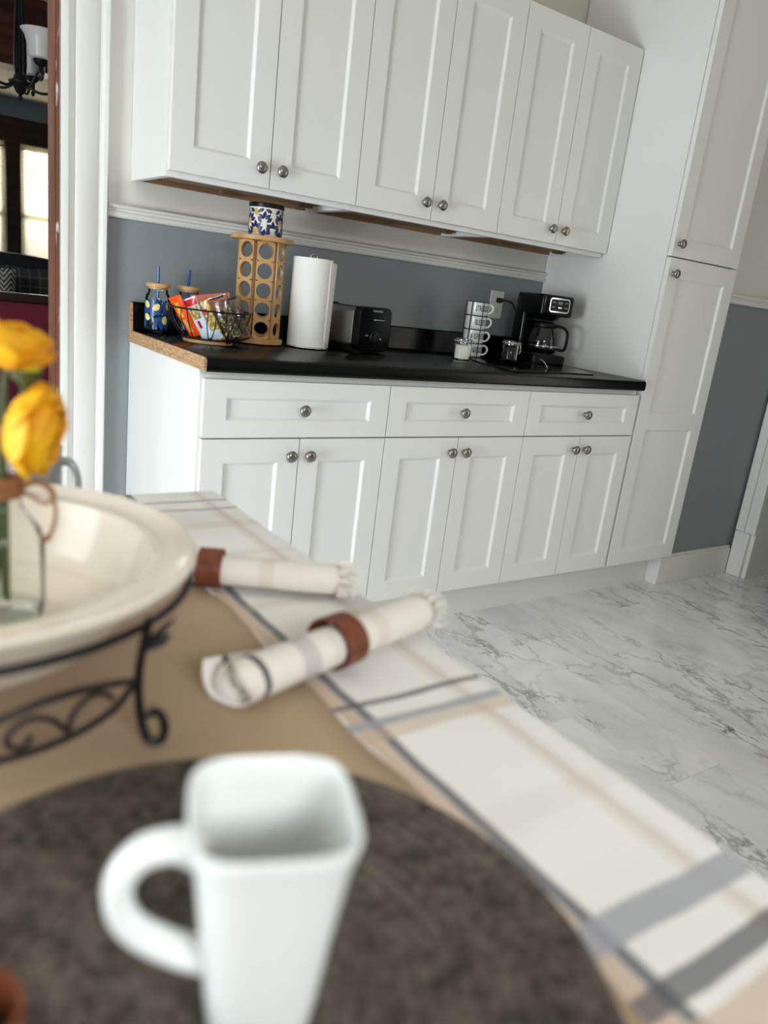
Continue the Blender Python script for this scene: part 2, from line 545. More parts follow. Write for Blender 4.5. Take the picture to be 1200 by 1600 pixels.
# ================================================================== STRUCTURE
CEIL = 2.75
XL, XR, YR, YW = -2.6, 2.765, -3.4, .637
# floor and planks (0.222 x 1.18 m, long side towards the cabinets)
fb = MB().box(XL, 4.2, YR, .79, -.05, -.004)
floor = struct('floor', fb, M['floor_base'], smooth=0)
PW, PL = .222, 1.18
plank_mesh = None
ends = {0: -.99, 1: -.215, 2: -.40, 3: -.685, 4: -.11}
rnd = random.Random(5)
for i in range(-15, 15):
    x0 = .915 + i * PW
    y_end = ends.get(i, -rnd.uniform(0, PL))
    k0 = math.floor((YR - y_end) / PL)
    for k in range(k0, 6):
        ya = max(y_end + k * PL, YR)
        yb = min(y_end + (k + 1) * PL, .62)
        if yb - ya < .05 or x0 + PW < XL or x0 > 4.15: continue
        g = .0006
        mb = MB().box(x0 + g, x0 + PW - g, ya + g, yb - g, -.004, 0)
        if plank_mesh is None or abs((yb - ya) - PL) > 1e-4:
            mb = MB().box(g, PW - g, g, yb - ya - g, -.004, 0)
            o = mb.build('plank', M['marble'], floor, smooth=0, bevel=.0008, bseg=1)
            if plank_mesh is None and abs((yb - ya) - PL) <= 1e-4: plank_mesh = o
        else:
            o = plank_mesh.copy(); COL.objects.link(o); o.parent = floor
        o.location = (x0, ya, 0)
struct('ceiling', MB().box(XL - .1, 4.3, YR - .1, .79, CEIL, CEIL + .1), M['ceil'], smooth=0)

# back wall with the doorway to the next room (opening x -1.6 .. -0.23)
wb = MB()
wb.box(-.205, 2.95, YW, .79, 0, CEIL)
wb.box(-3.4, -1.62, YW, .79, 0, CEIL)
wb.box(-1.62, -.205, YW, .79, 2.18, CEIL)
struct('wall_back', wb, M['wall'], smooth=0)
# wall flush with the front of the tall cabinet, to its right and above it
wp = MB().box(2.226, 2.95, .035, YW, 0, CEIL).box(1.79, 2.226, .035, YW, 2.47, CEIL)
struct('wall_pantry', wp, M['wall'], smooth=0)
# right wall with an opening near the corner
wr = MB().box(XR, 2.95, -.075, .035, 0, CEIL).box(XR, 2.95, YR, -2.06, 0, CEIL).box(XR, 2.95, -1.14, -.98, 0, CEIL).box(XR, 2.95, -2.06, -1.14, 2.05, CEIL).box(XR, 2.95, -2.06, -1.14, 0, .1).box(XR, 2.95, -.98, -.075, 2.12, CEIL)
struct('wall_right', wr, M['wall'], smooth=0)
# passage behind that opening
struct('wall_passage', MB().box(4.2, 4.3, YR, .79, 0, CEIL).box(2.95, 4.2, .69, .79, 0, CEIL), M['far_wall'], smooth=0)
wl = MB().box(XL - .12, XL, YR, -1.45, 0, CEIL).box(XL - .12, XL, -.45, .637, 0, CEIL).box(XL - .12, XL, -1.45, -.45, 2.13, CEIL).box(XL - .12, XL, -1.45, -.45, 0, .06)
struct('wall_left', wl, M['wall'], smooth=0)
wq = MB()
wq.box(XL - .12, -2.45, YR - .12, YR, 0, CEIL); wq.box(-.15, 4.3, YR - .12, YR, 0, CEIL)
wq.box(-2.45, -.15, YR - .12, YR, 0, .3); wq.box(-2.45, -.15, YR - .12, YR, 2.2, CEIL)
struct('wall_rear', wq, M['wall'], smooth=0)
def window(n, axis, c, lo, hi, z0, z1):
    """sash window: frame with meeting rail, pane as a part"""
    t, fw = .03, .05
    def bx(mb, a, b, za, zb, t=t):
        return mb.box(c - t, c + t, a, b, za, zb) if axis == 'x' else mb.box(a, b, c - t, c + t, za, zb)
    f = MB()
    bx(f, lo, lo + fw, z0, z1); bx(f, hi - fw, hi, z0, z1)
    bx(f, lo, hi, z0, z0 + fw); bx(f, lo, hi, z1 - fw, z1); bx(f, lo, hi, (z0 + z1) / 2 - .02, (z0 + z1) / 2 + .02)
    w = struct('window_%d' % n, f, M['white_trim'], smooth=0)
    p = MB(); bx(p, lo + fw, hi - fw, z0 + fw, z1 - fw, .003)
    p.build('pane', M['pane'], w, smooth=0)
    return w
window(1, 'x', XL - .09, -1.45, -.45, .06, 2.13)  # unseen opening, made door-tall so light enters low
window(2, 'x', 2.86, -2.06, -1.14, .1, 2.05)  # unseen, added to carry the fill light on the right
window(3, 'y', YR - .09, -2.45, -.15, .3, 2.2)

# chair rail: profile (y depth from wall, z)
def rail_prof(y):
    return [(y, 1.247), (y - .014, 1.247), (y - .018, 1.252), (y - .018, 1.262), (y - .012, 1.266), (y - .014, 1.272), (y - .022, 1.276), (y - .024, 1.282), (y - .016, 1.287), (y, 1.289)]
struct('trim_1', MB().prism(rail_prof(YW), 'x', -.087, 1.79), M['white_trim'])
struct('trim_2', MB().prism(rail_prof(.035), 'x', 2.228, 2.765), M['white_trim'])
# doorway casing, white painted old profile
cas = [(-.230, 0), (-.230, .026), (-.222, .031), (-.205, .031), (-.198, .026), (-.190, .024), (-.185, .019), (-.181, .029), (-.172, .031), (-.128, .029), (-.118, .022), (-.112, .024), (-.106, .034), (-.096, .036), (-.090, .026), (-.088, 0)]
struct('trim_3', MB().prism([(x, YW - d) for x, d in cas], 'z', 0, 2.16), M['white_trim'])
struct('trim_4', MB().box(-1.78, -.07, .60, YW, 2.16, 2.32), M['white_trim'], smooth=0, bevel=.006)
struct('trim_5', MB().box(-1.76, -1.62, .605, YW, 0, 2.16), M['white_trim'], smooth=0, bevel=.006)
# varnished jamb on the right of the doorway
jm = struct('trim_6', MB().box(-.2455, -.2385, .606, .681, 0, 2.18), M['jamb'], smooth=0, bevel=.002)
struct('trim_7', MB().box(-.2385, -.2300, .604, .660, 0, 2.18), M['jamb_edge'], smooth=0, bevel=.002)
# right corner: casing board on plinth block, stop strip, jamb lining
struct('trim_8', MB().box(2.74, XR, -.020, .022, .222, 2.2).box(2.744, XR, -.052, -.0215, .222, 2.2), M['white_trim'], smooth=0, bevel=.003)
struct('trim_9', MB().box(2.732, XR + .03, -.056, .018, 0, .222), M['white_trim'], smooth=0, bevel=.006)
struct('trim_10', MB().box(2.75, 2.97, -.078, -.0565, 0, 2.14).box(2.738, 2.752, -.078, -.053, .222, 2.14), M['white_trim'], smooth=0, bevel=.002)
struct('baseboard_right', MB().box(2.187, 2.735, .019, .035, 0, .128).box(2.187, 2.735, .024, .035, .128, .14).box(2.187, 2.203, .035, .09, 0, .14), M['white_trim'], smooth=0, bevel=.002)
struct('baseboard_cabinet', MB().box(.0, 2.187, .078, .095, 0, .139), M['white_trim'], smooth=0)

# ---- the next room
XF0, XF1, YF = -2.4, 2.2, 7.2
struct('floor_far', MB().box(XF0, XF1, .79, YF + .1, -.05, 0), M['far_floor'], smooth=0)
M['ceil_far'] = mat('ceiling_far_white', srgb(206, 204, 200), .8)
struct('ceiling_far', MB().box(XF0, XF1, .79, YF + .1, 2.53, 2.63), M['ceil_far'], smooth=0)
wf = MB()
wins = [(-.42, .666), (.80, 1.88)]
wf.box(XF0, -.42, YF, YF + .12, 0, 2.53); wf.box(.666, .80, YF, YF + .12, 0, 2.53); wf.box(1.88, XF1, YF, YF + .12, 0, 2.53)
for a, b in wins: wf.box(a, b, YF, YF + .12, 0, .75); wf.box(a, b, YF, YF + .12, 2.12, 2.53)
struct('wall_far', wf, M['far_wall'], smooth=0)
wz = MB().box(XF0 - .1, XF0, .79, 3.0, 0, 2.53).box(XF0 - .1, XF0, 4.2, YF, 0, 2.53).box(XF0 - .1, XF0, 3.0, 4.2, 0, .95).box(XF0 - .1, XF0, 3.0, 4.2, 2.25, 2.53).box(XF1, XF1 + .1, .79, YF, 0, 2.53)
struct('wall_far_side', wz, M['far_wall'], smooth=0)
struct('trim_11', MB().box(-.6, 2.05, YF - .03, YF, 2.125, 2.35).box(.666, .80, YF - .03, YF, .75, 2.125).box(-.55, -.42, YF - .03, YF, .6, 2.125).box(1.88, 2.0, YF - .03, YF, .6, 2.125).box(-.6, 2.05, YF - .06, YF, .68, .75), M['dark_wood'], smooth=0, bevel=.004)
struct('trim_12', MB().box(XF0, XF1, 3.6, 3.8, 2.15, 2.53), M['red_wood'], smooth=0, bevel=.008)
for i, (a, b) in enumerate(wins):
    window(4 + i, 'y', YF + .08, a, b, .75, 2.12)
    t = thing('window_blind', ['cream slatted blind drawn down in the left far window', 'cream slatted blind in the far window beside the doorway edge'][i], 'blind', (a, YF + .02, .76), group='blinds in the far room')
    MB().box(.01, b - a - .01, -.02, .02, 1.32, 1.36).build('head_rail', M['blind'], t, smooth=0)
    st = MB()
    for k in range(52):
        z = .02 + k * .025
        st.add([(.012, -.012, z - .010), (b - a - .012, -.012, z - .010), (b - a - .012, .012, z + .010), (.012, .012, z + .010)], [(0, 1, 2, 3)])
    s_ = st.build('slat', M['blind'], t, smooth=0)
    s_['kind'] = 'stuff'
    MB().tube([(.14, -.024, 1.32), (.14, -.024, .85)], .004, 6).build('wand', M['grey_fabric'], t)

# ================================================================== CABINETS
def door_mesh(w, z0, z1, openings, t=.02, fr=.065, rec=.008, sl=.008):
    """shaker door from x=0..w, front at y=0, openings=[(zlo,zhi)] bottom to top"""
    mb = MB()
    a, b = fr, w - fr
    F = lambda x0, x1, za, zb: mb.add([(x0, 0, za), (x1, 0, za), (x1, 0, zb), (x0, 0, zb)], [(0, 1, 2, 3)])
    zs = [z0] + [z for o in openings for z in o] + [z1]
    mb.add([(0, 0, z) for z in zs] + [(a, 0, z) for z in zs] + [(b, 0, z) for z in zs] + [(w, 0, z) for z in zs], [])
    n = len(zs)
    fs = []
    for i in range(n - 1):
        fs.append((i, n + i, n + i + 1, i + 1))
        fs.append((2 * n + i, 3 * n + i, 3 * n + i + 1, 2 * n + i + 1))
        if i % 2 == 0:
            fs.append((n + i, 2 * n + i, 2 * n + i + 1, n + i + 1))
    mb.f += fs; mb.m += [0] * len(fs)
    for lo, hi in openings:
        o = [(a, 0, lo), (b, 0, lo), (b, 0, hi), (a, 0, hi)]
        q = [(a + sl, rec, lo + sl), (b - sl, rec, lo + sl), (b - sl, rec, hi - sl), (a + sl, rec, hi - sl)]
        mb.add(o + q, [(0, 1, 5, 4), (1, 2, 6, 5), (2, 3, 7, 6), (3, 0, 4, 7), (4, 5, 6, 7)])
    # edges and back
    mb.add([(0, 0, z0), (w, 0, z0), (w, 0, z1), (0, 0, z1), (0, t, z0), (w, t, z0), (w, t, z1), (0, t, z1)],
           [(0, 4, 5, 1), (1, 5, 6, 2), (2, 6, 7, 3), (3, 7, 4, 0), (4, 7, 6, 5)])
    # merge doubles so that the outer edge can be rounded
    bm = bmesh.new()
    vs = [bm.verts.new(v) for v in mb.v]
    for f in mb.f: bm.faces.new([vs[i] for i in f])
    bmesh.ops.remove_doubles(bm, verts=bm.verts[:], dist=1e-5)
    bm.verts.index_update()
    out = MB()
    out.v = [tuple(v.co) for v in bm.verts]
    out.f = [tuple(v.index for v in f.verts) for f in bm.faces]
    out.m = [0] * len(out.f)
    bm.free()
    return out

knob_prof = [(0, .0), (.0085, .0), (.0085, .003), (.0055, .007), (.0055, .012), (.011, .014), (.0162, .0165), (.0172, .0195), (.0155, .0235), (.0105, .0265), (.005, .0278), (0, .028)]
knob_me = None
def knob(parent, x, z):
    global knob_me
    if knob_me is None:
        mb = MB().lathe(knob_prof, 24)
        mb.v = [(vx, -vz, vy) for vx, vy, vz in mb.v]
        o = mb.build('knob', M['nickel'], parent, smooth=50)
        knob_me = o.data
    else:
        o = bpy.data.objects.new('knob', knob_me); COL.objects.link(o); o.parent = parent
    o.location = (x, 0, z)
    return o

BX0, BP, GAP = -.003, .5935, .0035
def base_cabinet(label):
    t = thing('base_cabinet', label, 'cabinet', (BX0, 0, 0), group='white base cabinets under the counter')
    c = MB()
    c.box(0, .018, .021, .628, .135, .876); c.box(BP - .018, BP - .0004, .021, .628, .135, .876)
    c.box(.018, BP - .018, .06, .62, .135, .153); c.box(.018, BP - .018, .615, .628, .153, .876)
    c.box(.018, BP - .018, .021, .04, .835, .876); c.box(.018, BP - .018, .024, .04, .685, .705); c.box(BP / 2 - .02, BP / 2 + .02, .024, .04, .153, .685)
    c.build('carcass', M['cab'], t, smooth=0)
    d = door_mesh(BP - GAP, .697, .854, [(.744, .807)]).build('drawer', M['cab'], t, smooth=0, bevel=.0016)
    d.location.x = GAP / 2
    knob(d, (BP - GAP) / 2, .7765)
    w = BP / 2 - GAP
    dm = door_mesh(w, .140, .6925, [(.206, .626)])
    for k in (0, 1):
        if k == 0:
            e = dm.build('door', M['cab'], t, smooth=0, bevel=.0016); first = e
        else:
            e = first.copy(); COL.objects.link(e); e.parent = t
        e.location.x = GAP / 2 + k * BP / 2
        knob(e, w - .029 if k == 0 else .029, .6445)
    return t
b1 = base_cabinet('white base cabinet at the left end, its side facing the doorway')
for k, lab in ((1, 'middle white base cabinet under the mug stack and jars'), (2, 'white base cabinet next to the tall cabinet, under the coffee maker')):
    c = copy_tree(b1); c.location.x = BX0 + k * BP; c['label'] = lab
# finished side of the left base cabinet
side = MB().box(-.006, -.0005, .022, .634, .0, .876).build('side_panel', M['cab'], b1, smooth=0, bevel=.001)

UY, UX0, UP = .305, -.013, .5998
def wall_cabinet(label):
    t = thing('wall_cabinet', label, 'cabinet', (UX0, UY, 0), group='white wall cabinets above the counter')
    c = MB()
    d = YW - UY - .002
    c.box(-.004, .016, .021, d, 1.359, 2.112); c.box(UP - .016, UP - .0044, .021, d, 1.359, 2.112)
    c.box(.016, UP - .016, .021, d, 2.094, 2.112); c.box(.016, UP - .016, .021, .04, 1.359, 1.40); c.box(.016, UP - .016, d - .012, d, 1.38, 2.1)
    c.build('carcass', M['cab'], t, smooth=0)
    bp_ = MB().box(.016, UP - .016, .04, d - .012, 1.374, 1.386).build('bottom_panel', M['wood_ply'], t, smooth=0)
    for k, (x, y) in enumerate(((.017, .2), (UP - .075, .2), (.26, .255))):
        MB().box(x, x + (.05 if k == 2 else .032), y, y + .03, 1.362, 1.374).build('corner_block', M['wood_dark_block'], bp_, smooth=0)
    MB().box(.016, UP - .016, d - .030, d - .012, 1.3605, 1.374).build('hanging_rail', M['wood_ply'], t, smooth=0)
    w = UP / 2 - GAP
    dm = door_mesh(w, 1.375, 2.111, [(1.441, 2.045)])
    for k in (0, 1):
        if k == 0:
            e = dm.build('door', M['cab'], t, smooth=0, bevel=.0016); first = e
        else:
            e = first.copy(); COL.objects.link(e); e.parent = t
        e.location.x = GAP / 2 + k * UP / 2
        knob(e, w - .034 if k == 0 else .030, 1.4255)
    return t
u1 = wall_cabinet('white wall cabinet at the left, above the patterned tin')
for k, lab in ((1, 'middle white wall cabinet above the toaster'), (2, 'white wall cabinet beside the tall cabinet, above the coffee maker')):
    c = copy_tree(u1); c.location.x = UX0 + k * UP; c['label'] = lab

# tall cabinet
t = thing('tall_cabinet', 'tall white cabinet with two long doors at the end of the counter', 'cabinet', (1.79, 0, 0))
c = MB()
PWD = .434
c.box(0, .018, .021, .634, .139, 2.468); c.box(PWD - .018, PWD, .021, .634, .139, 2.468)
c.box(.018, PWD - .018, .04, .634, .139, .157); c.box(.018, PWD - .018, .04, .634, 2.45, 2.468); c.box(.018, PWD - .018, .60, .634, .157, 2.45)
c.box(.018, PWD - .018, .024, .04, 1.36, 1.40)
c.build('carcass', M['cab'], t, smooth=0)
e = door_mesh(PWD - .0, .140, 1.3725, [(.206, .717), (.783, 1.304)]).build('door', M['cab'], t, smooth=0, bevel=.0016)
e.location.x = .003; knob(e, .029, 1.317)
e = door_mesh(PWD - .0, 1.3785, 2.462, [(1.443, 2.396)]).build('door', M['cab'], t, smooth=0, bevel=.0016)
e.location.x = .003; knob(e, .029, 1.424)

# countertop
t = thing('countertop', 'long black laminate countertop with a raw left end', 'countertop', (0, 0, 0))
top = MB()
y0, z1, z0 = -.022, .914, .877
prof = [(.634, z0), (y0 + .03, z0), (y0 + .004, z0 - .002), (y0, z0 + .004), (y0, z1 - .012), (y0 + .004, z1 - .004), (y0 + .012, z1), (.610, z1), (.617, z1 + .003), (.619, z1 + .008), (.619, z1 + .084), (.622, z1 + .088), (.634, z1 + .088)]
top.prism(prof, 'x', -.006, 1.772)
top.build('worktop', M['counter'], t, smooth=30)
# the part of the top in front of the tall cabinet is cut flush at its side
eb = MB().prism([(y0 + .004, z0), (y0 + .002, z1 - .008), (y0 + .012, z1 - .002), (.612, z1 - .001), (.620, z1 + .085), (.633, z1 + .086), (.633, z0)], 'x', -.013, -.006)
eb.box(-.0143, -.012, -.0175, .62, .8775, .8885)
e = eb.build('end_edge', M['particle'], t, smooth=0); e['label'] = 'raw brown particle board end of the counter'

# ================================================================== COUNTER OBJECTS
ZC = .9142
def wrap_patch(mb, r, a, z, outline, mi=0):
    """flat print of a convex outline laid on a cylinder, in narrow strips that follow the curve"""
    x0, x1 = min(p[0] for p in outline), max(p[0] for p in outline)
    n = 7
    cols = []
    for k in range(n + 1):
        x = x0 + (x1 - x0) * min(max(k / n, .004), .996)
        ys = []
        for i in range(len(outline)):
            (ax, ay), (bx, by) = outline[i - 1], outline[i]
            if (ax - x) * (bx - x) <= 0 and abs(ax - bx) > 1e-9:
                ys.append(ay + (by - ay) * (x - ax) / (bx - ax))
        cols.append((x, min(ys), max(ys)))
    vs = [(r * cos(a + x / r), r * sin(a + x / r), z + y) for x, lo, hi in cols for y in (lo, hi)]
    mb.add(vs, [(2 * k, 2 * k + 2, 2 * k + 3, 2 * k + 1) for k in range(n)], mi)
def leaf_outline(l, w, rot, n=7):
    pts = []
    for k in range(n + 1):
        t = k / n; pts.append(((t - .5) * l, w / 2 * sin(pi * t) ** .8))
    for k in range(n - 1, 0, -1):
        t = k / n; pts.append(((t - .5) * l, -w / 2 * sin(pi * t) ** .8))
    return [(x * cos(rot) - y * sin(rot), x * sin(rot) + y * cos(rot)) for x, y in pts]
def lemon_outline(l, w, rot, n=18):
    pts = []
    for k in range(n):
        a = 2 * pi * k / n
        q = 1 + .18 * max(0, cos(a)) ** 12 + .12 * max(0, -cos(a)) ** 12
        pts.append((cos(a) * l / 2 * q, sin(a) * w / 2))
    return [(x * cos(rot) - y * sin(rot), x * sin(rot) + y * cos(rot)) for x, y in pts]

# ---- lemon tumblers
def tumbler(label, loc, rz):
    t = thing('glass_tumbler', label, 'tumbler', loc, rz, 'lemon print glass tumblers')
    t.scale = (1.12, 1.12, 1.12)
    R = .034
    g = MB().lathe([(0, .003), (.026, .003), (.031, .006), (R, .014), (R, .098), (.032, .106), (.027, .113), (.027, .124)], 36)
    g.build('glass_body', M['glass'], t, smooth=40)
    lm, lf = MB(), MB()
    r = R + .0004
    rr = random.Random(3)
    for a, z in ((4.30, .074), (3.45, .080), (3.5, .046), (5.0, .040), (5.3, .078), (2.4, .06), (1.5, .08), (.6, .06), (1.2, .035)):
        wrap_patch(lm, r + .0003, a, z, lemon_outline(.021, .017, rr.uniform(0, 3)))
        for q in range(8):
            wrap_patch(lf, r, a + rr.uniform(-.5, .75), min(max(z + rr.uniform(-.026, .02), .026), .084), leaf_outline(rr.uniform(.022, .032), .012, rr.uniform(.3, 2.4)))
    lm.build('lemon_print', M['print_lemon'], t, smooth=0)
    lf.build('leaf_print', M['print_blue'], t, smooth=0)
    ld = MB().lathe([(0, .122), (.026, .122), (.026, .128), (.033, .128), (.0335, .130), (.0335, .136), (.032, .138), (0, .138)], 32)
    ld.build('lid', M['bamboo_flat'], t, smooth=40)
    MB().tube([(0, .004, .012), (0, .002, .138), (-.002, -.001, .183)], .0038, 10).build('straw', M['straw'], t)
    return t
tumbler('lemon print glass tumbler with bamboo lid and straw, at the left counter end', (.047, .540, ZC), 0)
tumbler('lemon print glass tumbler half hidden behind the snack basket', (.157, .570, ZC), .9)

# ---- wire basket of snacks
BXY = (.148, .365)
t = thing('trivet', 'round wooden trivet board under the wire snack basket', 'trivet', (BXY[0], BXY[1], ZC))
MB().cyl((0, 0), .075, 0, .010, 40).build('board', M['bamboo_flat'], t, bevel=.002)
t = thing('wire_basket', 'black wire basket heaped with snack packets', 'basket', (BXY[0], BXY[1], ZC + .0102))
rt, rb, hb = .122, .078, .088
circ = lambda r, z, n=40: [(r * cos(2 * pi * k / n), r * sin(2 * pi * k / n), z) for k in range(n)]
MB().tube(circ(rt, hb), .0026, 8, True).build('rim_wire', M['black_metal'], t)
MB().tube(circ(rb, .003), .0026, 8, True).tube(circ(rb * .45, .003), .002, 6, True).build('base_wire', M['black_metal'], t)
for k in range(4):
    a = pi * k / 4
    MB().tube([(rb * cos(a), rb * sin(a), .003), (-rb * cos(a), -rb * sin(a), .003)], .0015, 6).build('cross_wire', M['black_metal'], t)
up_me = None
for k in range(9):
    if up_me is None:
        mb = MB()
        mb.tube(bez([(rt, .010, hb), (rt * .92, .012, .05), (rb + .002, .004, .006), (rb, 0, .003), (rb + .002, -.004, .006), (rt * .92, -.012, .05), (rt, -.010, hb)], 4), .0016, 6)
        o = mb.build('side_wire', M['black_metal'], t); up_me = o
    else:
        o = up_me.copy(); COL.objects.link(o); o.parent = t
    o.rotation_euler.z = 2 * pi * k / 9 + .2
def packet(name, label, cat, m, c, ax, ay, w, h, th, extra=None, grp='snack packets in the basket'):
    """pillow-shaped packet with crimped ends: centre c (world), long axis ax, width axis ay"""
    ax, ay = Vector(ax).normalized(), Vector(ay)
    ay = (ay - ax * ay.dot(ax)).normalized()
    nz = ay.cross(ax)
    N, K = 14, 10
    rings = []
    for i in range(N + 1):
        u = i / N
        puff = sin(pi * u) ** .55
        z = (u - .5) * h
        edge = .04 * sin(u * 40)
        ring = []
        for j in range(2 * K):
            a = 2 * pi * j / (2 * K)
            x = cos(a) * w / 2 * (1 - .08 * puff)
            y = sin(a) * abs(sin(a)) ** .2 * th / 2 * puff + (.0006 if sin(a) > 0 else -.0006)
            ring.append(ax * z + ay * x + nz * y)
        rings.append(ring)
    t = bpy.data.objects.new(name, None); COL.objects.link(t)
    t.location = c
    tag(t, label, cat, grp)
    MB().loft(rings).build('wrapper', m, t, smooth=60)
    if extra:
        for nm, em, u0, u1, k in extra:
            rr = []
            for i in range(7):
                u = u0 + (u1 - u0) * i / 6
                puff = sin(pi * u) ** .55
                z = (u - .5) * h
                ring = []
                for j in range(7):
                    a = pi * (.08 + .84 * j / 6) * 1
                    xx = cos(a) * w / 2 * (1 - .08 * puff) * k
                    yy = (sin(a) * abs(sin(a)) ** .2 * th / 2 * puff + .0016)
                    ring.append(ax * z + ay * xx + nz * yy)
                rr.append(ring)
            MB().loft(rr, closed=False).build(nm, em, t, smooth=60)
    return t
bz = ZC + .012
L_ = lambda x, y, z: (BXY[0] + x, BXY[1] + y, bz + z)
view = Vector((.37, .93, 0))
rgt = Vector((.80, -.60, 0))
packet('snack_packet', 'orange snack packet with a yellow corner, leftmost in the basket', 'snack packet', M['foil_orange'], L_(-.080, -.012, .060), (-.52, .05, .82), (.45, -.85, .15), .050, .130, .02,
       [('yellow_print', M['foil_yellow'], .52, .86, .55), ('biscuit_print', M['snack'], .14, .46, .6)])
packet('snack_packet', 'pale blue snack packet with a red top in the basket', 'snack packet', M['foil_white'], L_(-.050, -.044, .060), (-.48, .1, .86), (.62, -.78, .1), .046, .128, .018,
       [('red_band', M['foil_red'], .82, .97, 1.0), ('food_print', M['foil_olive'], .50, .80, .9), ('red_print', M['foil_red'], .28, .46, .45)])
packet('snack_packet', 'olive patterned snack packet between the blue packet and the nut bags', 'snack packet', M['foil_olive'], L_(-.020, -.062, .056), (-.46, .1, .88), (.72, -.69, .1), .040, .122, .016,
       [('red_spot', M['foil_red'], .68, .82, .6), ('blue_print', M['foil_white'], .05, .28, .9)])
packet('snack_packet', 'salmon pink packet standing at the back of the basket', 'snack packet', M['foil_pink'], L_(.02, .025, .072), (-.1, .2, .95), (.85, -.5, 0), .12, .12, .02)
def nut_bag(label, c, ax, ay, w, h, th, nm, seed, n=330):
    t = packet('nut_bag', label, 'bag', M['film'], c, ax, ay, w, h, th, grp='clear bags of nuts in the basket')
    ax, ay = Vector(ax).normalized(), Vector(ay); ay = (ay - ax * ay.dot(ax)).normalized(); nz = ay.cross(ax)
    rr = random.Random(seed)
    mb = [MB(), MB(), MB()]
    for k in range(n):
        u, a = rr.uniform(.10, .74), rr.uniform(-.82, .82)
        puff = sin(pi * u) ** .55
        lim = th * .40 * puff * sqrt(max(0, 1 - a * a))
        p = ax * ((u - .5) * h) + ay * (a * w / 2 * .9) + nz * rr.uniform(-lim, lim)
        s = rr.uniform(.0042, .0065)
        q = mb[rr.randrange(3)]
        d = [Vector((rr.uniform(-1, 1), rr.uniform(-1, 1), rr.uniform(-1, 1))).normalized() * s for _ in range(3)]
        q.add([p + d[0], p - d[0], p + d[1], p - d[1], p + d[2] * .8, p - d[2] * .8], [(0, 2, 4), (2, 1, 4), (1, 3, 4), (3, 0, 4), (2, 0, 5), (1, 2, 5), (3, 1, 5), (0, 3, 5)])
    for q, m in zip(mb, nm):
        o = q.build('nuts', m, t, smooth=0); o['kind'] = 'stuff'
    MB().tube([ax * (h * .5) + ay * (w * .44) * s for s in (-1, 0, 1)], .0016, 6).build('seal', M['film'], t)
    return t
M['seed_a'] = mat('seed_green', srgb(128, 138, 78), .5); M['seed_b'] = mat('seed_cream', srgb(230, 216, 168), .5); M['seed_c'] = mat('seed_brown', srgb(104, 82, 62), .5)
M['seed_d'] = mat('nut_tan', srgb(176, 132, 108), .5); M['seed_e'] = mat('nut_red', srgb(134, 92, 78), .5)
nut_bag('clear bag of green and cream seed mix in the middle of the basket', L_(.020, -.074, .064), (-.40, .12, .9), (.8, -.6, .05), .066, .140, .034, [M['seed_a'], M['seed_b'], M['seed_c']], 1)
nut_bag('clear bag of brown nuts at the right of the basket', L_(.066, -.040, .064), (-.30, .20, .92), (.8, -.6, -.05), .074, .130, .034, [M['seed_d'], M['seed_e'], M['seed_c']], 2)

# ---- bamboo pod tower
TXY = (.345, .452)
t = thing('pod_tower', 'bamboo coffee pod tower with round holes under the patterned tin', 'pod tower', (TXY[0], TXY[1], ZC), radians(-24))
MB().cyl((0, 0), .088, .004, .020, 40).cyl((0, 0), .06, 0, .004, 30).build('base_disc', M['bamboo_flat'], t, bevel=.002)
HT = .318
MB().cyl((0, 0), .100, HT, HT + .014, 44).build('top_disc', M['bamboo_flat'], t, bevel=.002)
def holed_panel(w, h, n, r, th):
    """upright board x -w/2..w/2, z 0..h with n round holes, thickness along y"""
    mb = MB()
    S = 24
    ph = h / n
    for k in range(n):
        zc = ph * (k + .5)
        sq, ci = [], []
        for j in range(S):
            a = 2 * pi * j / S
            ca, sa = cos(a), sin(a)
            m_ = max(abs(ca) / (w / 2), abs(sa) / (ph / 2))
            sq.append((ca / m_, zc + sa / m_)); ci.append((r * ca, zc + r * sa))
        for y, flip in ((-th / 2, 0), (th / 2, 1)):
            mb.add([(x, y, z) for x, z in sq] + [(x, y, z) for x, z in ci], [(j, (j + 1) % S, S + (j + 1) % S, S + j) for j in range(S)])
        mb.add([(x, -th / 2, z) for x, z in ci] + [(x, th / 2, z) for x, z in ci], [(j, (j + 1) % S, S + (j + 1) % S, S + j) for j in range(S)])
    for x in (-w / 2, w / 2):
        mb.add([(x, -th / 2, 0), (x, th / 2, 0), (x, th / 2, h), (x, -th / 2, h)], [(0, 1, 2, 3)])
    return mb
pan = None
for k in range(7):
    a = 2 * pi * k / 7 + radians(-103 + 24)
    if pan is None:
        pan = holed_panel(.0535, HT - .020, 5, .0238, .010).build('holed_panel', M['bamboo'], t, smooth=30); o = pan
    else:
        o = pan.copy(); COL.objects.link(o); o.parent = t
    R_ = .066
    o.location = (R_ * cos(a), R_ * sin(a), .020); o.rotation_euler.z = a + pi / 2

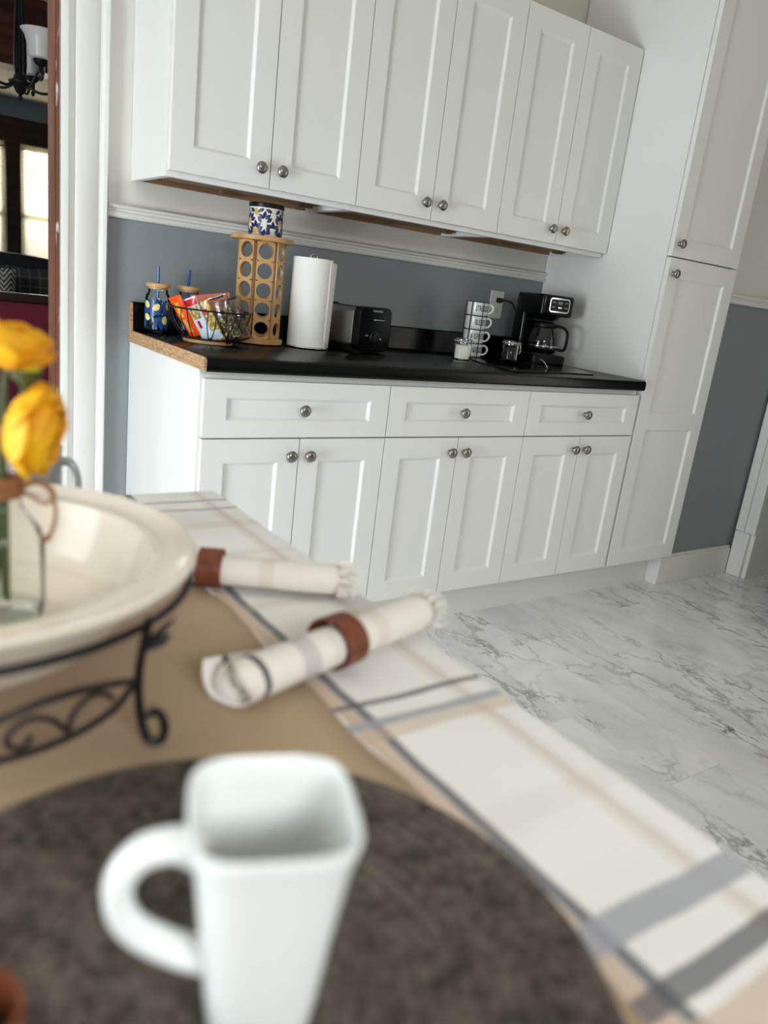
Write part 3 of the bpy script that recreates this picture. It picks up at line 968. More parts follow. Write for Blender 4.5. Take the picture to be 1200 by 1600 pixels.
# ---- tin on the tower
t = thing('storage_tin', 'round tin with navy and gold leaf print on the pod tower', 'tin', (TXY[0] + .006, TXY[1] - .004, ZC + HT + .0145))
MB().lathe([(0, 0), (.0515, 0), (.053, .002), (.053, .086), (0, .086)], 44).build('body', M['tin_cream'], t, smooth=40)
lf, gd = MB(), MB()
rr = random.Random(11)
r = .0534
for row in range(3):
    for k in range(6):
        a = 2 * pi * (k + .5 * (row % 2)) / 6
        z = .015 + row * .027
        for q, (da, dz, ro) in enumerate(((-.24, .005, .8), (.24, .005, -.8), (0, -.007, 1.57), (-.2, -.012, -.5), (.2, -.012, .5))):
            zz = min(max(z + dz, .010), .076)
            wrap_patch(lf, r, a + da, zz, leaf_outline(.023, .0115, ro + rr.uniform(-.4, .4)))
        if (k + row) % 2:
            g1 = MB(); wrap_patch(g1, r + .0002, a + .52, min(max(z, .012), .072), lemon_outline(.019, .015, rr.uniform(0, 3))); g1.build('gold_print', M['print_gold'], t, smooth=0)
lf.build('leaf_print', M['print_navy'], t, smooth=0)
MB().lathe([(0, .084), (.0545, .084), (.0552, .086), (.0552, .096), (.053, .098), (.050, .0965), (0, .0965)], 44).build('lid', M['black_plastic'], t, smooth=40)

# ---- paper towel
PXY = (.508, .402)
t = thing('paper_towel_holder', 'chrome wire paper towel holder on the counter', 'holder', (PXY[0], PXY[1], ZC))
MB().tube(circ(.068, .005), .003, 8, True).build('base_ring', M['chrome'], t)
for k in range(3):
    a = 2 * pi * k / 3
    MB().tube([(0, 0, .005), (.068 * cos(a), .068 * sin(a), .005)], .0026, 8).build('base_spoke', M['chrome'], t)
MB().tube(bez([(-.012, .0, .005), (-.012, 0, .2), (-.012, 0, .288), (-.010, 0, .296), (0, 0, .301), (.010, 0, .296), (.012, 0, .288), (.012, 0, .2), (.012, 0, .005)], 5), .0024, 8).build('loop_rod', M['chrome'], t)
t = thing('paper_towel_roll', 'white embossed paper towel roll standing on its chrome holder', 'paper towels', (PXY[0], PXY[1], ZC + .0085))
ro = MB()
Rp, Hp = .066, .279
N = 72
prof_out, a_start = [], radians(-62)
for j in range(N + 1):
    a = a_start - 2 * pi * j / N
    prof_out.append((Rp * cos(a), Rp * sin(a)))
inner = [(.02 * cos(a_start - 2 * pi * j / N), .02 * sin(a_start - 2 * pi * j / N)) for j in range(N + 1)]
ring = lambda pts, z: [(x, y, z) for x, y in pts]
ro.loft([ring(inner, 0), ring(prof_out, 0), ring(prof_out, Hp), ring(inner, Hp), ring(inner, 0)], closed=False)
ro.build('roll', M['paper'], t, smooth=50)
fl = MB()
rings = []
for k in range(8):
    u = k / 7
    row = []
    for i in range(9):
        v = i / 8
        a = radians(-10) - u * radians(52)
        off = .0015 + .016 * (1 - u) ** 2 * (.55 + .45 * v)
        rad = Rp + off
        row.append((rad * cos(a), rad * sin(a), -.001 + v * (Hp - .004) - .006 * (1 - u)))
    rings.append(row)
fl.loft(rings, closed=False)
fl.build('loose_sheet', M['paper'], t, smooth=60, solid=.0012)

# ---- toaster (black control end turned a little to the right)
t = thing('toaster', 'brushed steel toaster with glossy black control end beside the paper towels', 'toaster', (.692, .462, ZC), radians(19))
t.scale = (1.13, 1.06, 1.06)
def rrect(w, h, r, z0=0, n=6):
    pts = []
    for cx, cz, a0 in ((w / 2 - r, z0 + r, -pi / 2), (w / 2 - r, z0 + h - r, 0), (-w / 2 + r, z0 + h - r, pi / 2), (-w / 2 + r, z0 + r, pi)):
        for k in range(n + 1):
            a = a0 + pi / 2 * k / n
            pts.append((cx + r * cos(a), cz + r * sin(a)))
    return pts
Y0, Y1 = -.125, .125
MB().prism(rrect(.150, .128, .020, .014), 'y', Y0 + .028, Y1 - .028).build('steel_body', M['steel'], t, smooth=40)
fe = MB().prism(rrect(.157, .140, .022, .008), 'y', Y0, Y0 + .03).build('front_panel', M['black_gloss'], t, smooth=40, bevel=.004)
MB().prism(rrect(.157, .140, .022, .008), 'y', Y1 - .03, Y1).build('back_panel', M['black_plastic'], t, smooth=40, bevel=.004)
MB().box(-.066, .066, Y0 + .015, Y1 - .015, .002, .018).build('base', M['black_plastic'], t, bevel=.003)
for x in (-.05, .05):
    for y in (-.1, .1):
        MB().cyl((x, y), .008, 0, .003, 12).build('foot', M['rubber'], t)
for x in (-.030, .030):
    MB().box(x - .016, x + .016, -.085, .085, .1415, .1435).build('slot', M['ink'], t, smooth=0)
MB().prism(rrect(.154, .132, .022, .012), 'y', Y0 + .0295, Y0 + .0335).build('trim_band', M['chrome'], t, smooth=40)
MB().box(-.026, .026, Y0 - .0145, Y0 - .0005, .106, .111).build('lever', M['chrome'], t, bevel=.002)
kb = MB().lathe([(0, 0), (.019, 0), (.0185, .010), (.016, .012), (0, .012)], 28)
kb.v = [(x - .002, Y0 - z, .050 + y) for x, y, z in kb.v]
kb.build('dial', M['black_plastic'], t, smooth=40)
rg = MB().tube([(-.002 + .0205 * cos(2 * pi * k / 28), Y0 - .001, .050 + .0205 * sin(2 * pi * k / 28)) for k in range(28)], .0008, 6, True)
rg.build('dial_ring', M['nickel'], t)
MB().box(.013, .0155, Y0 - .0135, Y0 - .012, .047, .053).build('dial_mark', M['ink_white'], t, smooth=0)
flat_text('Hamilton Beach', .0105, lambda x, z: (.004 + x, Y0 - .0006, .1365 + z), M['ink_white'], t, .72)
flat_text('BAGEL', .006, lambda x, z: (-.040 + x, Y0 - .0006, .0585 + z), M['ink_white'], t, .9)

# ---- mug stack in wire rack
MX, MY = 1.285, .462
t = thing('mug_rack', 'black wire rack holding four stacked espresso mugs', 'rack', (MX, MY, ZC))
MR = .0405
MH = .0525
rk = MB()
for k in range(5): 
    z = .006 + k * MH
    MB().tube(circ(MR + .004, z, 36), .0016, 6, True).build('ring_wire', M['black_metal'], t)
for a in (radians(-100), radians(-158), radians(40), radians(130)):
    x, y = (MR + .0055) * cos(a), (MR + .0055) * sin(a)
    MB().tube([(x, y, 0), (x, y, .006 + 4 * MH)], .0019, 6).build('upright_wire', M['black_metal'], t)
MB().tube([(-MR - .002, 0, .006), (MR + .002, 0, .006)], .0016, 6).build('cross_wire', M['black_metal'], t)
words = ['OBSESSED', '& ESPRESSO', 'BLESSED', 'STRESSED']
labs = ['bottom mug of the white espresso mug stack, partly behind the sugar jar', 'second mug from the bottom of the mug stack, reading ESPRESSO', 'second mug from the top of the mug stack, reading BLESSED', 'top mug of the mug stack, reading STRESSED']
ha = radians(-42)
mug0 = None
for k in range(4):
    z = ZC + .0076 + k * MH
    if mug0 is None:
        mg = thing('espresso_mug', labs[k], 'mug', (MX, MY, z), 0, 'stacked espresso mugs'); mug0 = mg
        MB().lathe([(0, 0), (.036, 0), (.0395, .003), (MR, .008), (MR, .050), (MR - .0015, .051), (MR - .003, .050), (MR - .003, .006), (0, .005)], 40).build('body', M['ceramic'], mg, smooth=40)
        pts = bez([(MR - .001, 0, .043), (MR + .010, 0, .044), (MR + .019, 0, .036), (MR + .020, 0, .026), (MR + .014, 0, .015), (MR + .004, 0, .0095), (MR - .001, 0, .0095)], 5)
        h = MB().tube([(x * cos(ha), x * sin(ha), zz) for x, y, zz in pts], .0038, 8)
        h.build('handle', M['ceramic'], mg)
    else:
        mg = mug0.copy(); COL.objects.link(mg); mg.location = (MX, MY, z); mg['label'] = labs[k]
        for ch in list(mug0.children):
            if ch.name.startswith('lettering'): continue
            c = ch.copy(); COL.objects.link(c); c.parent = mg
for k, mg in enumerate([o for o in COL.objects if o.name.startswith('espresso_mug')]):
    flat_text(words[k], .029, wrap(MR + .0005, radians(-98), .026), M['ink'], mg, .46, bold=.0004)

# ---- clamp jars
def clamp_jar(label, loc, rz, fill, fill_h, lab2):
    t = thing('clamp_jar', label, 'jar', loc, rz)
    MB().lathe([(0, .001), (.030, .001), (.034, .005), (.034, .055), (.030, .062), (.030, .066), (.033, .068)], 36).build('glass_body', M['glass'], t, smooth=40)
    MB().lathe([(0, .002), (.030, .002), (.0337, .006), (.0337, fill_h), (0, fill_h + .001)], 32).build('filling', fill, t, smooth=40)
    MB().lathe([(.033, .070), (.034, .073), (.032, .077), (.022, .080), (0, .081)], 36).build('lid', M['glass'], t, smooth=40)
    MB().tube([(.0345 * cos(2 * pi * k / 36), .0345 * sin(2 * pi * k / 36), .069) for k in range(36)], .0015, 6, True).build('gasket', M['white_plastic'], t)
    MB().tube([(.0325 * cos(2 * pi * k / 36), .0325 * sin(2 * pi * k / 36), .063) for k in range(36)], .0012, 6, True).tube([(.0345 * cos(2 * pi * k / 36), .0345 * sin(2 * pi * k / 36), .0745) for k in range(36)], .0012, 6, True).build('wire_band', M['chrome'], t)
    MB().tube(bez([(.034, -.010, .064), (.040, -.010, .058), (.0415, -.009, .040), (.041, 0, .030), (.0415, .009, .040), (.040, .010, .058), (.034, .010, .064)], 5), .0012, 6).tube(bez([(.034, -.012, .075), (.042, -.010, .066), (.042, .010, .066), (.034, .012, .075)], 4), .0012, 6).build('clamp', M['chrome'], t)
    return t
clamp_jar('white sugar jar with clamp lid standing in front of the mug stack', (1.146, .352, ZC), radians(-40), M['sugar'], .054, '')
BZ = ZC + .0052
clamp_jar('clamp lid jar of dark coffee on the black board', (1.435, .40, BZ), radians(-75), M['coffee'], .050, '')

# ---- glossy black board
t = thing('glass_board', 'glossy black glass board under the coffee maker and dark jar', 'board', (0, 0, ZC))
bd = MB().prism([(1.122, .060), (1.560, .062), (1.745, .385), (1.745, .520), (1.300, .520), (1.17, .290)], 'z', 0, .005)
bd.build('slab', M['black_gloss'], t, smooth=0, bevel=.0015)
# ---- spoon rest with ladle-like dish; pale strip modelled in place of a window reflection
t = thing('spoon_rest', 'black glossy spoon rest on the board in front of the dark jar', 'spoon rest', (1.335, .245, BZ), radians(-36))
rings = []
def oval(cx, a, b, z, n=28): return [(cx + a * cos(2 * pi * j / n), b * sin(2 * pi * j / n), z) for j in range(n)]
MB().loft([oval(-.02, .030, .022, 0), oval(-.02, .052, .036, .009), oval(-.02, .055, .038, .012), oval(-.02, .051, .034, .0115), oval(-.02, .030, .022, .004)]).build('dish', M['black_gloss'], t, smooth=50)
MB().tube(bez([(.028, 0, .010), (.055, 0, .013), (.085, 0, .016), (.105, 0, .014)], 4), [.008] * 4 + [.0075] * 4 + [.007] * 5, 10, flat=.4).build('handle', M['black_gloss'], t)
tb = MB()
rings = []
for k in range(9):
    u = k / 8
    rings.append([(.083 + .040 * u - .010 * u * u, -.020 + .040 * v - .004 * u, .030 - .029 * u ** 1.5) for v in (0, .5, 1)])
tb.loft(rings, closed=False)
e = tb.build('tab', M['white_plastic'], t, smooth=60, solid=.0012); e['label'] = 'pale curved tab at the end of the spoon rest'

# ---- coffee maker
t = thing('coffee_maker', 'black drip coffee maker with glass carafe on the black board', 'coffee maker', (1.618, .432, BZ), radians(-8))
cw, cdp, ch_ = .165, .190, .272
def rsq(w, d, r, n=5, cy=0):
    pts = []
    for cx, c_, a0 in ((w / 2 - r, -d / 2 + r, -pi / 2), (w / 2 - r, d / 2 - r, 0), (-w / 2 + r, d / 2 - r, pi / 2), (-w / 2 + r, -d / 2 + r, pi)):
        for k in range(n + 1):
            a = a0 + pi / 2 * k / n
            pts.append((cx + r * cos(a), cy + c_ + r * sin(a)))
    return pts
MB().prism(rsq(cw, cdp, .02), 'z', 0, .036).build('base', M['black_plastic'], t, smooth=40, bevel=.004)
MB().prism(rsq(cw, .075, .015, cy=cdp / 2 - .0375), 'z', .034, .200).build('tank', M['black_gloss'], t, smooth=40)
hd = MB().loft([[(x, y, z) for x, y in rsq(cw * k, cdp * k, .025)] for z, k in ((.190, .94), (.198, 1.0), (ch_ - .012, 1.0), (ch_ - .003, .985), (ch_, .95))])
hd.build('head', M['black_gloss'], t, smooth=40)
MB().lathe([(.060, .190), (.048, .176), (.020, .172)], 32, (0, -.022, 0), cap0=True, cap1=True).build('filter_basket', M['black_plastic'], t, smooth=40)
yf = -cdp / 2
MB().prism(rrect(.100, .056, .012, .206), 'y', yf - .003, yf + .004).build('display_bezel', M['chrome'], t, smooth=40)
dp = MB().prism(rrect(.090, .046, .008, .211), 'y', yf - .0042, yf + .002).build('display', M['ink'], t, smooth=40)
for tx, s_, x_, z_ in (('8:00', .015, 0, .243), ('PROG', .0065, -.031, .245), ('CLEAN', .0065, .031, .245), ('BREW', .0065, -.031, .226), ('HR MIN', .0065, .031, .226)):
    flat_text(tx, s_, lambda x, z, x_=x_, z_=z_: (x_ + x, yf - .0048, z_ + z), M['ink_white'], dp, .85)
MB().prism(rrect(.018, .006, .002, .2225), 'y', yf - .006, yf).build('button', M['chrome'], t, smooth=40)
MB().box(-.077, -.073, yf + .012, yf + .017, .204, .262).build('chrome_strip', M['chrome'], t, bevel=.001)
MB().cyl((0, -.022), .058, .036, .039, 32).build('warming_plate', M['black_metal'], t)
# carafe
cy = -.022
cg = MB().lathe([(0, .041), (.050, .041), (.060, .046), (.066, .066), (.064, .095), (.054, .125), (.045, .142), (.046, .150)], 40, (0, cy, 0)).build('carafe', M['glass_dark'], t, smooth=50)
MB().lathe([(.0655, .058), (.067, .060), (.0672, .070), (.0655, .072)], 40, (0, cy, 0)).build('carafe_band', M['chrome'], cg, smooth=40)
MB().lathe([(.0475, .141), (.049, .144), (.049, .156), (.046, .162), (.02, .166), (0, .166)], 36, (0, cy, 0)).build('carafe_lid', M['black_plastic'], cg, smooth=40)
hp = bez([(0, -.046, .150), (0, -.066, .152), (0, -.092, .146), (0, -.106, .128), (0, -.108, .095), (0, -.104, .066), (0, -.090, .060), (0, -.066, .062)], 5)
dv = Vector((.45, -.89, 0)).normalized()
MB().tube([(-p.y * dv.x, cy - p.y * dv.y, p.z) for p in hp], .0085, 10, flat=.7).build('carafe_handle', M['black_plastic'], cg)
# power cord from the wall socket
cord_pts = [(1.533, .618, 1.147), (1.550, .585, 1.148), (1.575, .575, 1.138), (1.590, .565, 1.105), (1.605, .555, 1.085), (1.625, .540, 1.082), (1.640, .515, 1.090)]
inv = Matrix.Rotation(radians(8), 3, 'Z')
loc = lambda p: tuple(inv @ (Vector(p) - Vector((1.618, .432, BZ))))
co = MB().tube([loc(p) for p in bez(cord_pts, 6)], .0032, 8).build('power_cord', M['rubber'], t)
a_, b_ = Vector(loc((1.533, .629, 1.147))), Vector(loc((1.540, .600, 1.149)))
MB().tube([a_, a_.lerp(b_, .15), a_.lerp(b_, .75), b_], [.010, .0115, .009, .005], 12).build('plug', M['rubber'], co)

# ---- wall socket
t = thing('wall_socket', 'white double wall socket behind the mug stack', 'socket', (1.533, YW, 1.128))
MB().box(-.038, .038, -.006, -.0002, -.057, .057).build('cover_plate', M['white_plastic'], t, bevel=.003)
for z in (.0205, -.0205):
    rc = MB().prism([(x, z + y) for x, y in [(.0165 * cos(a), .0145 * sin(a)) for a in [2 * pi * k / 20 for k in range(20)]]], 'y', -.0085, -.0055).build('receptacle', M['white_plastic'], t, smooth=40)
    MB().box(-.0075, -.0055, -.0092, -.0084, z - .001, z + .007).box(.0055, .0075, -.0092, -.0084, z - .001, z + .006).box(-.0022, .0022, -.0092, -.0084, z - .0095, z - .005).build('contact_slot', M['ink'], rc, smooth=0)

# ================================================================== DINING TABLE
ZT = .76
TX0, TX1, TY0, TY1 = -1.26, -.258, -2.35, -.707
t = thing('dining_table', 'wooden dining table under the plaid cloth', 'table', ((TX0 + TX1) / 2, (TY0 + TY1) / 2, 0))
hx, hy = (TX1 - TX0) / 2 - .004, (TY1 - TY0) / 2 - .004
MB().box(-hx, hx, -hy, hy, .728, .7572).build('table_top', M['table_wood'], t, bevel=.004)
MB().box(-hx + .06, hx - .06, -hy + .06, hy - .06, .64, .728).build('apron', M['table_wood'], t, smooth=0)
lg = None
for sx in (-1, 1):
    for sy in (-1, 1):
        if lg is None:
            lg = MB().lathe([(.030, 0), (.034, .02), (.026, .06), (.030, .30), (.038, .52), (.030, .56), (.040, .60), (.040, .70)], 20, cap0=True, cap1=True).build('leg', M['table_wood'], t, smooth=40); o = lg
        else:
            o = lg.copy(); COL.objects.link(o); o.parent = t
        o.location = (sx * (hx - .09), sy * (hy - .09), 0)

# tablecloth with a short drop all round
def cloth_grid():
    mb = MB(); mb.uv = []
    DR = .16
    def axis(a, b, n):
        pts = [a - DR + DR * k / 5 for k in range(5)] + [a + (b - a) * k / n for k in range(n + 1)] + [b + DR * k / 5 for k in range(1, 6)]
        return pts
    us, vs = axis(TX0, TX1, 70), axis(TY0, TY1, 110)
    rr = random.Random(2)
    for v in vs:
        for u in us:
            dx = max(TX0 - u, u - TX1, 0); dy = max(TY0 - v, v - TY1, 0)
            x = min(max(u, TX0), TX1); y = min(max(v, TY0), TY1)
            d = max(dx, dy)
            z = ZT - d
            if d > 0:
                k = d / DR
                fl_ = .003 + .012 * k * (1 + .8 * sin(u * 23 + v * 19))
                if dx > 0: x += fl_ * (1 if u > TX1 else -1)
                if dy > 0: y += fl_ * (1 if v > TY1 else -1)
            else:
                z += .0007 * (1 + sin(u * 37 + 3 * sin(v * 9)) * cos(v * 31))
                # ironing folds: raised creases
                for q, amp in (((u + .293) + .0, .0006), ((v + 1.485) + .35 * (u + .293), .0016), ((v + 1.60) - .2 * (u + .29), .0014), ((v + 1.11), .0010)):
                    z += amp * math.exp(-(q / .010) ** 2)
            mb.v.append((x, y, z)); mb.uv.append((u, v))
    n, m = len(us), len(vs)
    for j in range(m - 1):
        for i in range(n - 1):
            mb.f.append((j * n + i, j * n + i + 1, (j + 1) * n + i + 1, (j + 1) * n + i)); mb.m.append(0)
    return mb
tag(cloth_grid().build('tablecloth', M['cloth'], None, smooth=60, solid=.0016), 'cream tablecloth with grey and tan stripes over the dining table', 'tablecloth')
# burlap runner
mb = MB(); mb.uv = []
nx, ny = 24, 60
for j in range(ny + 1):
    for i in range(nx + 1):
        u = -1.08 + (.648) * i / nx; v = -2.34 + 1.36 * j / ny
        mb.v.append((u + .003 * sin(v * 40), v, ZT + .0042 + .0008 * sin(u * 60) * sin(v * 45) + .006 * math.exp(-((v + 1.17 + .1 * (u + .45)) / .02) ** 2) * (1 if u > -.56 else 0)))
        mb.uv.append((u, v))
for j in range(ny):
    for i in range(nx):
        a = j * (nx + 1) + i
        mb.f.append((a, a + 1, a + nx + 2, a + nx + 1)); mb.m.append(0)
tag(mb.build('table_runner', M['burlap'], None, smooth=60, solid=.0016), 'tan burlap runner along the middle of the dining table', 'runner')

# placemat: ridged coil
t = thing('placemat', 'round charcoal woven placemat under the square white mug', 'placemat', (-.629, -1.641, ZT + .0058))
pr_ = [(0, 0), (.210, 0), (.2115, .0015)]
nr = 19
for k in range(nr, 0, -1):
    r0 = .211 * k / nr
    for q in (.0, .25, .5, .75):
        pr_.append((r0 - .211 / nr * q, .0035 + .0022 * sin(pi * q) ** .7))
pr_.append((0, .0035))
MB().lathe(pr_, 120).build('coiled_mat', M['mat'], t, smooth=70)

# square mug
ZM = ZT + .0122
t = thing('square_mug', 'tall square white mug with a loop handle on the placemat', 'mug', (-.616, -1.651, ZM), radians(-21))
def sqring(s, z, n=48, e=4.2, cx=0, cy=0):
    out = []
    for j in range(n):
        a = 2 * pi * j / n
        k = (abs(cos(a)) ** e + abs(sin(a)) ** e) ** (-1 / e)
        out.append((cx + s * k * cos(a), cy + s * k * sin(a), z))
    return out
H = .118
outer = [(.022, .0), (.0245, .001), (.0255, .005), (.0272, .020), (.0310, .058), (.0354, .096), (.0381, .111), (.0394, H - .002)]
inner = [(.0390, H), (.0372, H + .0005), (.0356, H - .002), (.0342, H - .012), (.0290, .058), (.0235, .012), (.018, .007)]
MB().loft([sqring(s, z) for s, z in outer + inner]).build('body', M['mug_cer'], t, smooth=60)
hp = bez([(-.0335, 0, .094), (-.043, 0, .099), (-.057, 0, .096), (-.0665, 0, .084), (-.0675, 0, .068), (-.061, 0, .054), (-.049, 0, .044), (-.037, 0, .037), (-.027, 0, .033)], 5)
MB().tube(hp, [.0082 + .0012 * abs(i / (len(hp) - 1) - .5) * 2 for i in range(len(hp))], 14, flat=.85).build('handle', M['mug_cer'], t, smooth=60)

# ---- big cream dish in an iron stand
BC = (-.708, -1.224)
t = thing('serving_dish', 'large round cream stoneware dish held by the iron stand', 'dish', (BC[0], BC[1], 0))
prof = [(0, .800), (.110, .800), (.124, .803), (.140, .815), (.160, .845), (.166, .860), (.186, .866), (.196, .870), (.2025, .876), (.2035, .881), (.200, .884), (.195, .8825), (.190, .8785), (.180, .8765), (.173, .8765), (.169, .8775), (.1655, .876), (.1625, .870), (.157, .852), (.147, .828), (.141, .8195), (.135, .8165), (.131, .8170), (.126, .8150), (.115, .8115), (0, .811)]
MB().lathe(prof, 96).build('body', M['bowl'], t, smooth=38)
t = thing('iron_stand', 'black wrought iron stand with scroll feet carrying the cream dish', 'stand', (BC[0], BC[1], 0))
cz = lambda r, a, z: (r * cos(a), r * sin(a), z)
MB().tube([cz(.199, 2 * pi * k / 72, .860) for k in range(72)], .0034, 8, True).build('ring', M['black_metal'], t)
A0 = radians(-56.7)
leg0 = None
zt = ZT + .006
for q in range(4):
    a = A0 + q * pi / 2
    if leg0 is None:
        pts = [(.2095, .872), (.2075, .862), (.205, .850), (.2015, .828), (.2015, .806), (.2045, .786), (.210, zt + .006), (.2165, zt + .0036), (.224, zt + .008), (.2272, zt + .018), (.224, zt + .028), (.2165, zt + .030), (.2115, zt + .025)]
        leg0 = MB().tube(bez([(r, 0, z) for r, z in pts], 5), .0036, 8).build('leg', M['black_metal'], t); o = leg0
        lf = MB()
        lf.loft([[(.203, .001, .846), (.203, .006, .848), (.208, .003, .847)], [(.209, .003, .857), (.209, .013, .858), (.215, .008, .855)], [(.214, .009, .864), (.214, .015, .864), (.218, .012, .862)], [(.220, .0155, .871), (.220, .0165, .871), (.221, .016, .870)]])
        lf.loft([[(.203, .003, .846), (.206, .007, .842), (.203, .006, .840)], [(.208, .014, .850), (.212, .016, .844), (.208, .016, .841)], [(.211, .022, .852), (.213, .023, .850), (.211, .023, .848)]])
        lf0 = lf.build('leaf', M['black_metal'], o, smooth=30)
    else:
        o = leg0.copy(); COL.objects.link(o); o.parent = t
        c = lf0.copy(); COL.objects.link(c); c.parent = o
    o.rotation_euler.z = a
sw0 = None
for q in (0, 2):
    if sw0 is None:
        def onc(s, z, r=.199): return cz(r, -s, z)     # s: angle away from the leg
        S = MB()
        up_, lo_ = [(.02, .818), (.11, .824), (.26, .830), (.39, .8305), (.56, .824)], [(.02, .815), (.10, .804), (.23, .798), (.38, .795), (.56, .794)]
        S.tube(bez([onc(q, z) for q, z in up_] + [onc(pi / 4, .817)] + [onc(pi / 2 - q, z) for q, z in reversed(up_)], 6), .0028, 8)
        S.tube(bez([onc(q, z) for q, z in lo_] + [onc(pi / 4, .794)] + [onc(pi / 2 - q, z) for q, z in reversed(lo_)], 6), .0028, 8)
        for sg in (0, 1):
            f = (lambda s: s) if sg == 0 else (lambda s: pi / 2 - s)
            S.tube(bez([onc(f(.12), .812), onc(f(.16), .820), onc(f(.23), .822), onc(f(.29), .813), onc(f(.31), .802), onc(f(.36), .814), onc(f(.44), .820), onc(f(.51), .812), onc(f(.50), .802), onc(f(.45), .801), onc(f(.44), .807)], 5), .0022, 8)
        sw0 = S.build('scroll_work', M['black_metal'], t); o = sw0
    else:
        o = sw0.copy(); COL.objects.link(o); o.parent = t
    o.rotation_euler.z = A0 + q * pi / 2

# ---- bud vase with twine, flowers
VX, VY, VZ = -.667, -1.230, .8125
t = thing('bud_vase', 'small clear glass bottle vase with a twine bow in the cream dish', 'vase', (VX, VY, VZ))
MB().lathe([(0, .006), (.024, .005), (.030, 0), (.033, .004), (.034, .012), (.034, .066), (.031, .080), (.018, .098), (.0145, .108), (.0145, .136), (.0165, .140), (.0165, .144)], 36).build('bottle', M['glass_green'], t, smooth=50)
MB().lathe([(0, .0065), (.022, .0065), (.028, .004), (.031, .010), (.020, .014), (0, .012)], 30).build('thick_base', M['glass_green'], t, smooth=50)
tw = MB()
for k in range(4):
    tw.tube([(.0162 * cos(2 * pi * j / 24), .0162 * sin(2 * pi * j / 24), .112 + .0042 * k) for j in range(24)], .0022, 6, True)
kn = Vector((.013, -.011, .118))
rx = Vector((.83, -.55, 0))
fr = Vector((-.2, -.6, 0)) * .01
bow = [kn, kn + rx * .010 + Vector((0, 0, .008)), kn + rx * .024 + Vector((0, 0, .006)), kn + rx * .029 + Vector((0, 0, -.004)), kn + rx * .020 + Vector((0, 0, -.010)), kn + rx * .008 + Vector((0, 0, -.004)), kn]
tw.tube(bez(bow, 6), .0018, 6)
tw.tube(bez([kn, kn + rx * .014 + Vector((0, 0, .007)), kn + rx * .026 + Vector((0, 0, .0)), kn + rx * .030 + Vector((0, 0, -.018)), kn + rx * .026 + Vector((0, 0, -.036)), kn + rx * .020 + Vector((0, 0, -.043))], 6), [.0018] * 26 + [.003] * 5, 6)
tw.tube(bez([kn, kn - rx * .02 + Vector((0, 0, .006)), kn - rx * .03 + Vector((0, 0, -.006)), kn - rx * .012 + Vector((0, 0, -.004)), kn], 6), .0018, 6)
tw.build('twine_bow', M['twine'], t)

def flower(label, base, axis, rad, seed, foot):
    """layered rose-like bloom on its own stem; base = calyx point"""
    t = thing('yellow_flower', label, 'flower', base, 0, 'yellow flowers in the bud vase')
    ax = Vector(axis).normalized()
    Q = Vector((0, 0, 1)).rotation_difference(ax).to_matrix()
    rr = random.Random(seed)
    for layer, (n, tip, R0) in enumerate(((6, 1.45, 1.0), (6, 1.05, .93), (5, .75, .82), (5, .48, .68), (4, .28, .52))):
        for k in range(n):
            a0 = 2 * pi * (k + .5 * (layer % 2)) / n + rr.uniform(-.12, .12)
            tp = tip + rr.uniform(-.08, .08)
            rows = []
            for i in range(8):
                u = i / 7
                th = pi * .93 + (tp - pi * .93) * u
                w = (.30 + .85 * sin(pi * min(u * .78 + .06, 1))) * (2 * pi / n) * .74
                row = []
                for j in range(7):
                    q = (j / 6 - .5) * 2
                    ph = a0 + q * w
                    flare = 1 + .16 * max(0, u - .65) / .35 * (1 if layer < 3 else .3) + .03 * sin(5 * q + k) * u
                    th2 = th + .22 * q * q * u * u
                    r_ = rad * R0 * flare * (1 + .02 * q)
                    p = Vector((r_ * sin(th2) * cos(ph), r_ * sin(th2) * sin(ph), rad * .62 + r_ * cos(th2) * .72))
                    row.append(Q @ p)
                rows.append(row)
            MB().loft(rows, closed=False).build('petal', M['petal'], t, smooth=80, solid=.0010)
    ce = MB().lathe([(0, rad * .3), (rad * .28, rad * .4), (rad * .34, rad * .7), (rad * .2, rad * .92), (0, rad * .98)], 14)
    ce.v = [tuple(Q @ Vector(p)) for p in ce.v]
    ce.build('heart', M['petal'], t, smooth=60)
    cal = MB().lathe([(0, -.10 * rad), (.10 * rad, -.08 * rad), (.26 * rad, .10 * rad), (.34 * rad, .2 * rad)], 14)
    cal.v = [tuple(Q @ Vector(p)) for p in cal.v]
    cal.build('calyx', M['bud'], t, smooth=60)
    f = Vector(foot) - Vector(base)
    neck = Vector((VX + .002, VY, VZ + .142)) - Vector(base)
    MB().tube(bez([(0, 0, 0), tuple(-ax * .02), tuple(neck + (f - neck) * .0), tuple(f)], 8), .0028, 8).build('stem', M['stem'], t)
    return t
flower('upper yellow flower opening to the side above the bud vase', (-.656, -1.212, 1.030), (.18, -.12, .95), .0290, 1, (VX - .006, VY + .004, VZ + .016))
flower('lower yellow flower leaning right over the dish', (-.660, -1.238, .984), (.86, -.40, -.16), .0350, 2, (VX + .003, VY - .004, VZ + .016))
t = thing('flower_bud', 'small yellow green bud between the two yellow flowers', 'bud', (-.645, -1.222, 1.018))
MB().lathe([(0, 0), (.009, .004), (.0125, .012), (.009, .021), (0, .026)], 16).build('bud_head', M['bud'], t, smooth=60)
MB().lathe([(.004, -.004), (.011, .003), (.0135, .010)], 16).build('calyx', M['stem'], t, smooth=60)
MB().tube(bez([(0, 0, 0), (-.006, -.003, -.02), (VX + .645, VY + 1.222, VZ + .142 - 1.018), (VX + .645 + .002, VY + 1.222 + .006, VZ + .016 - 1.018)], 6), .0022, 8).build('stem', M['stem'], t)

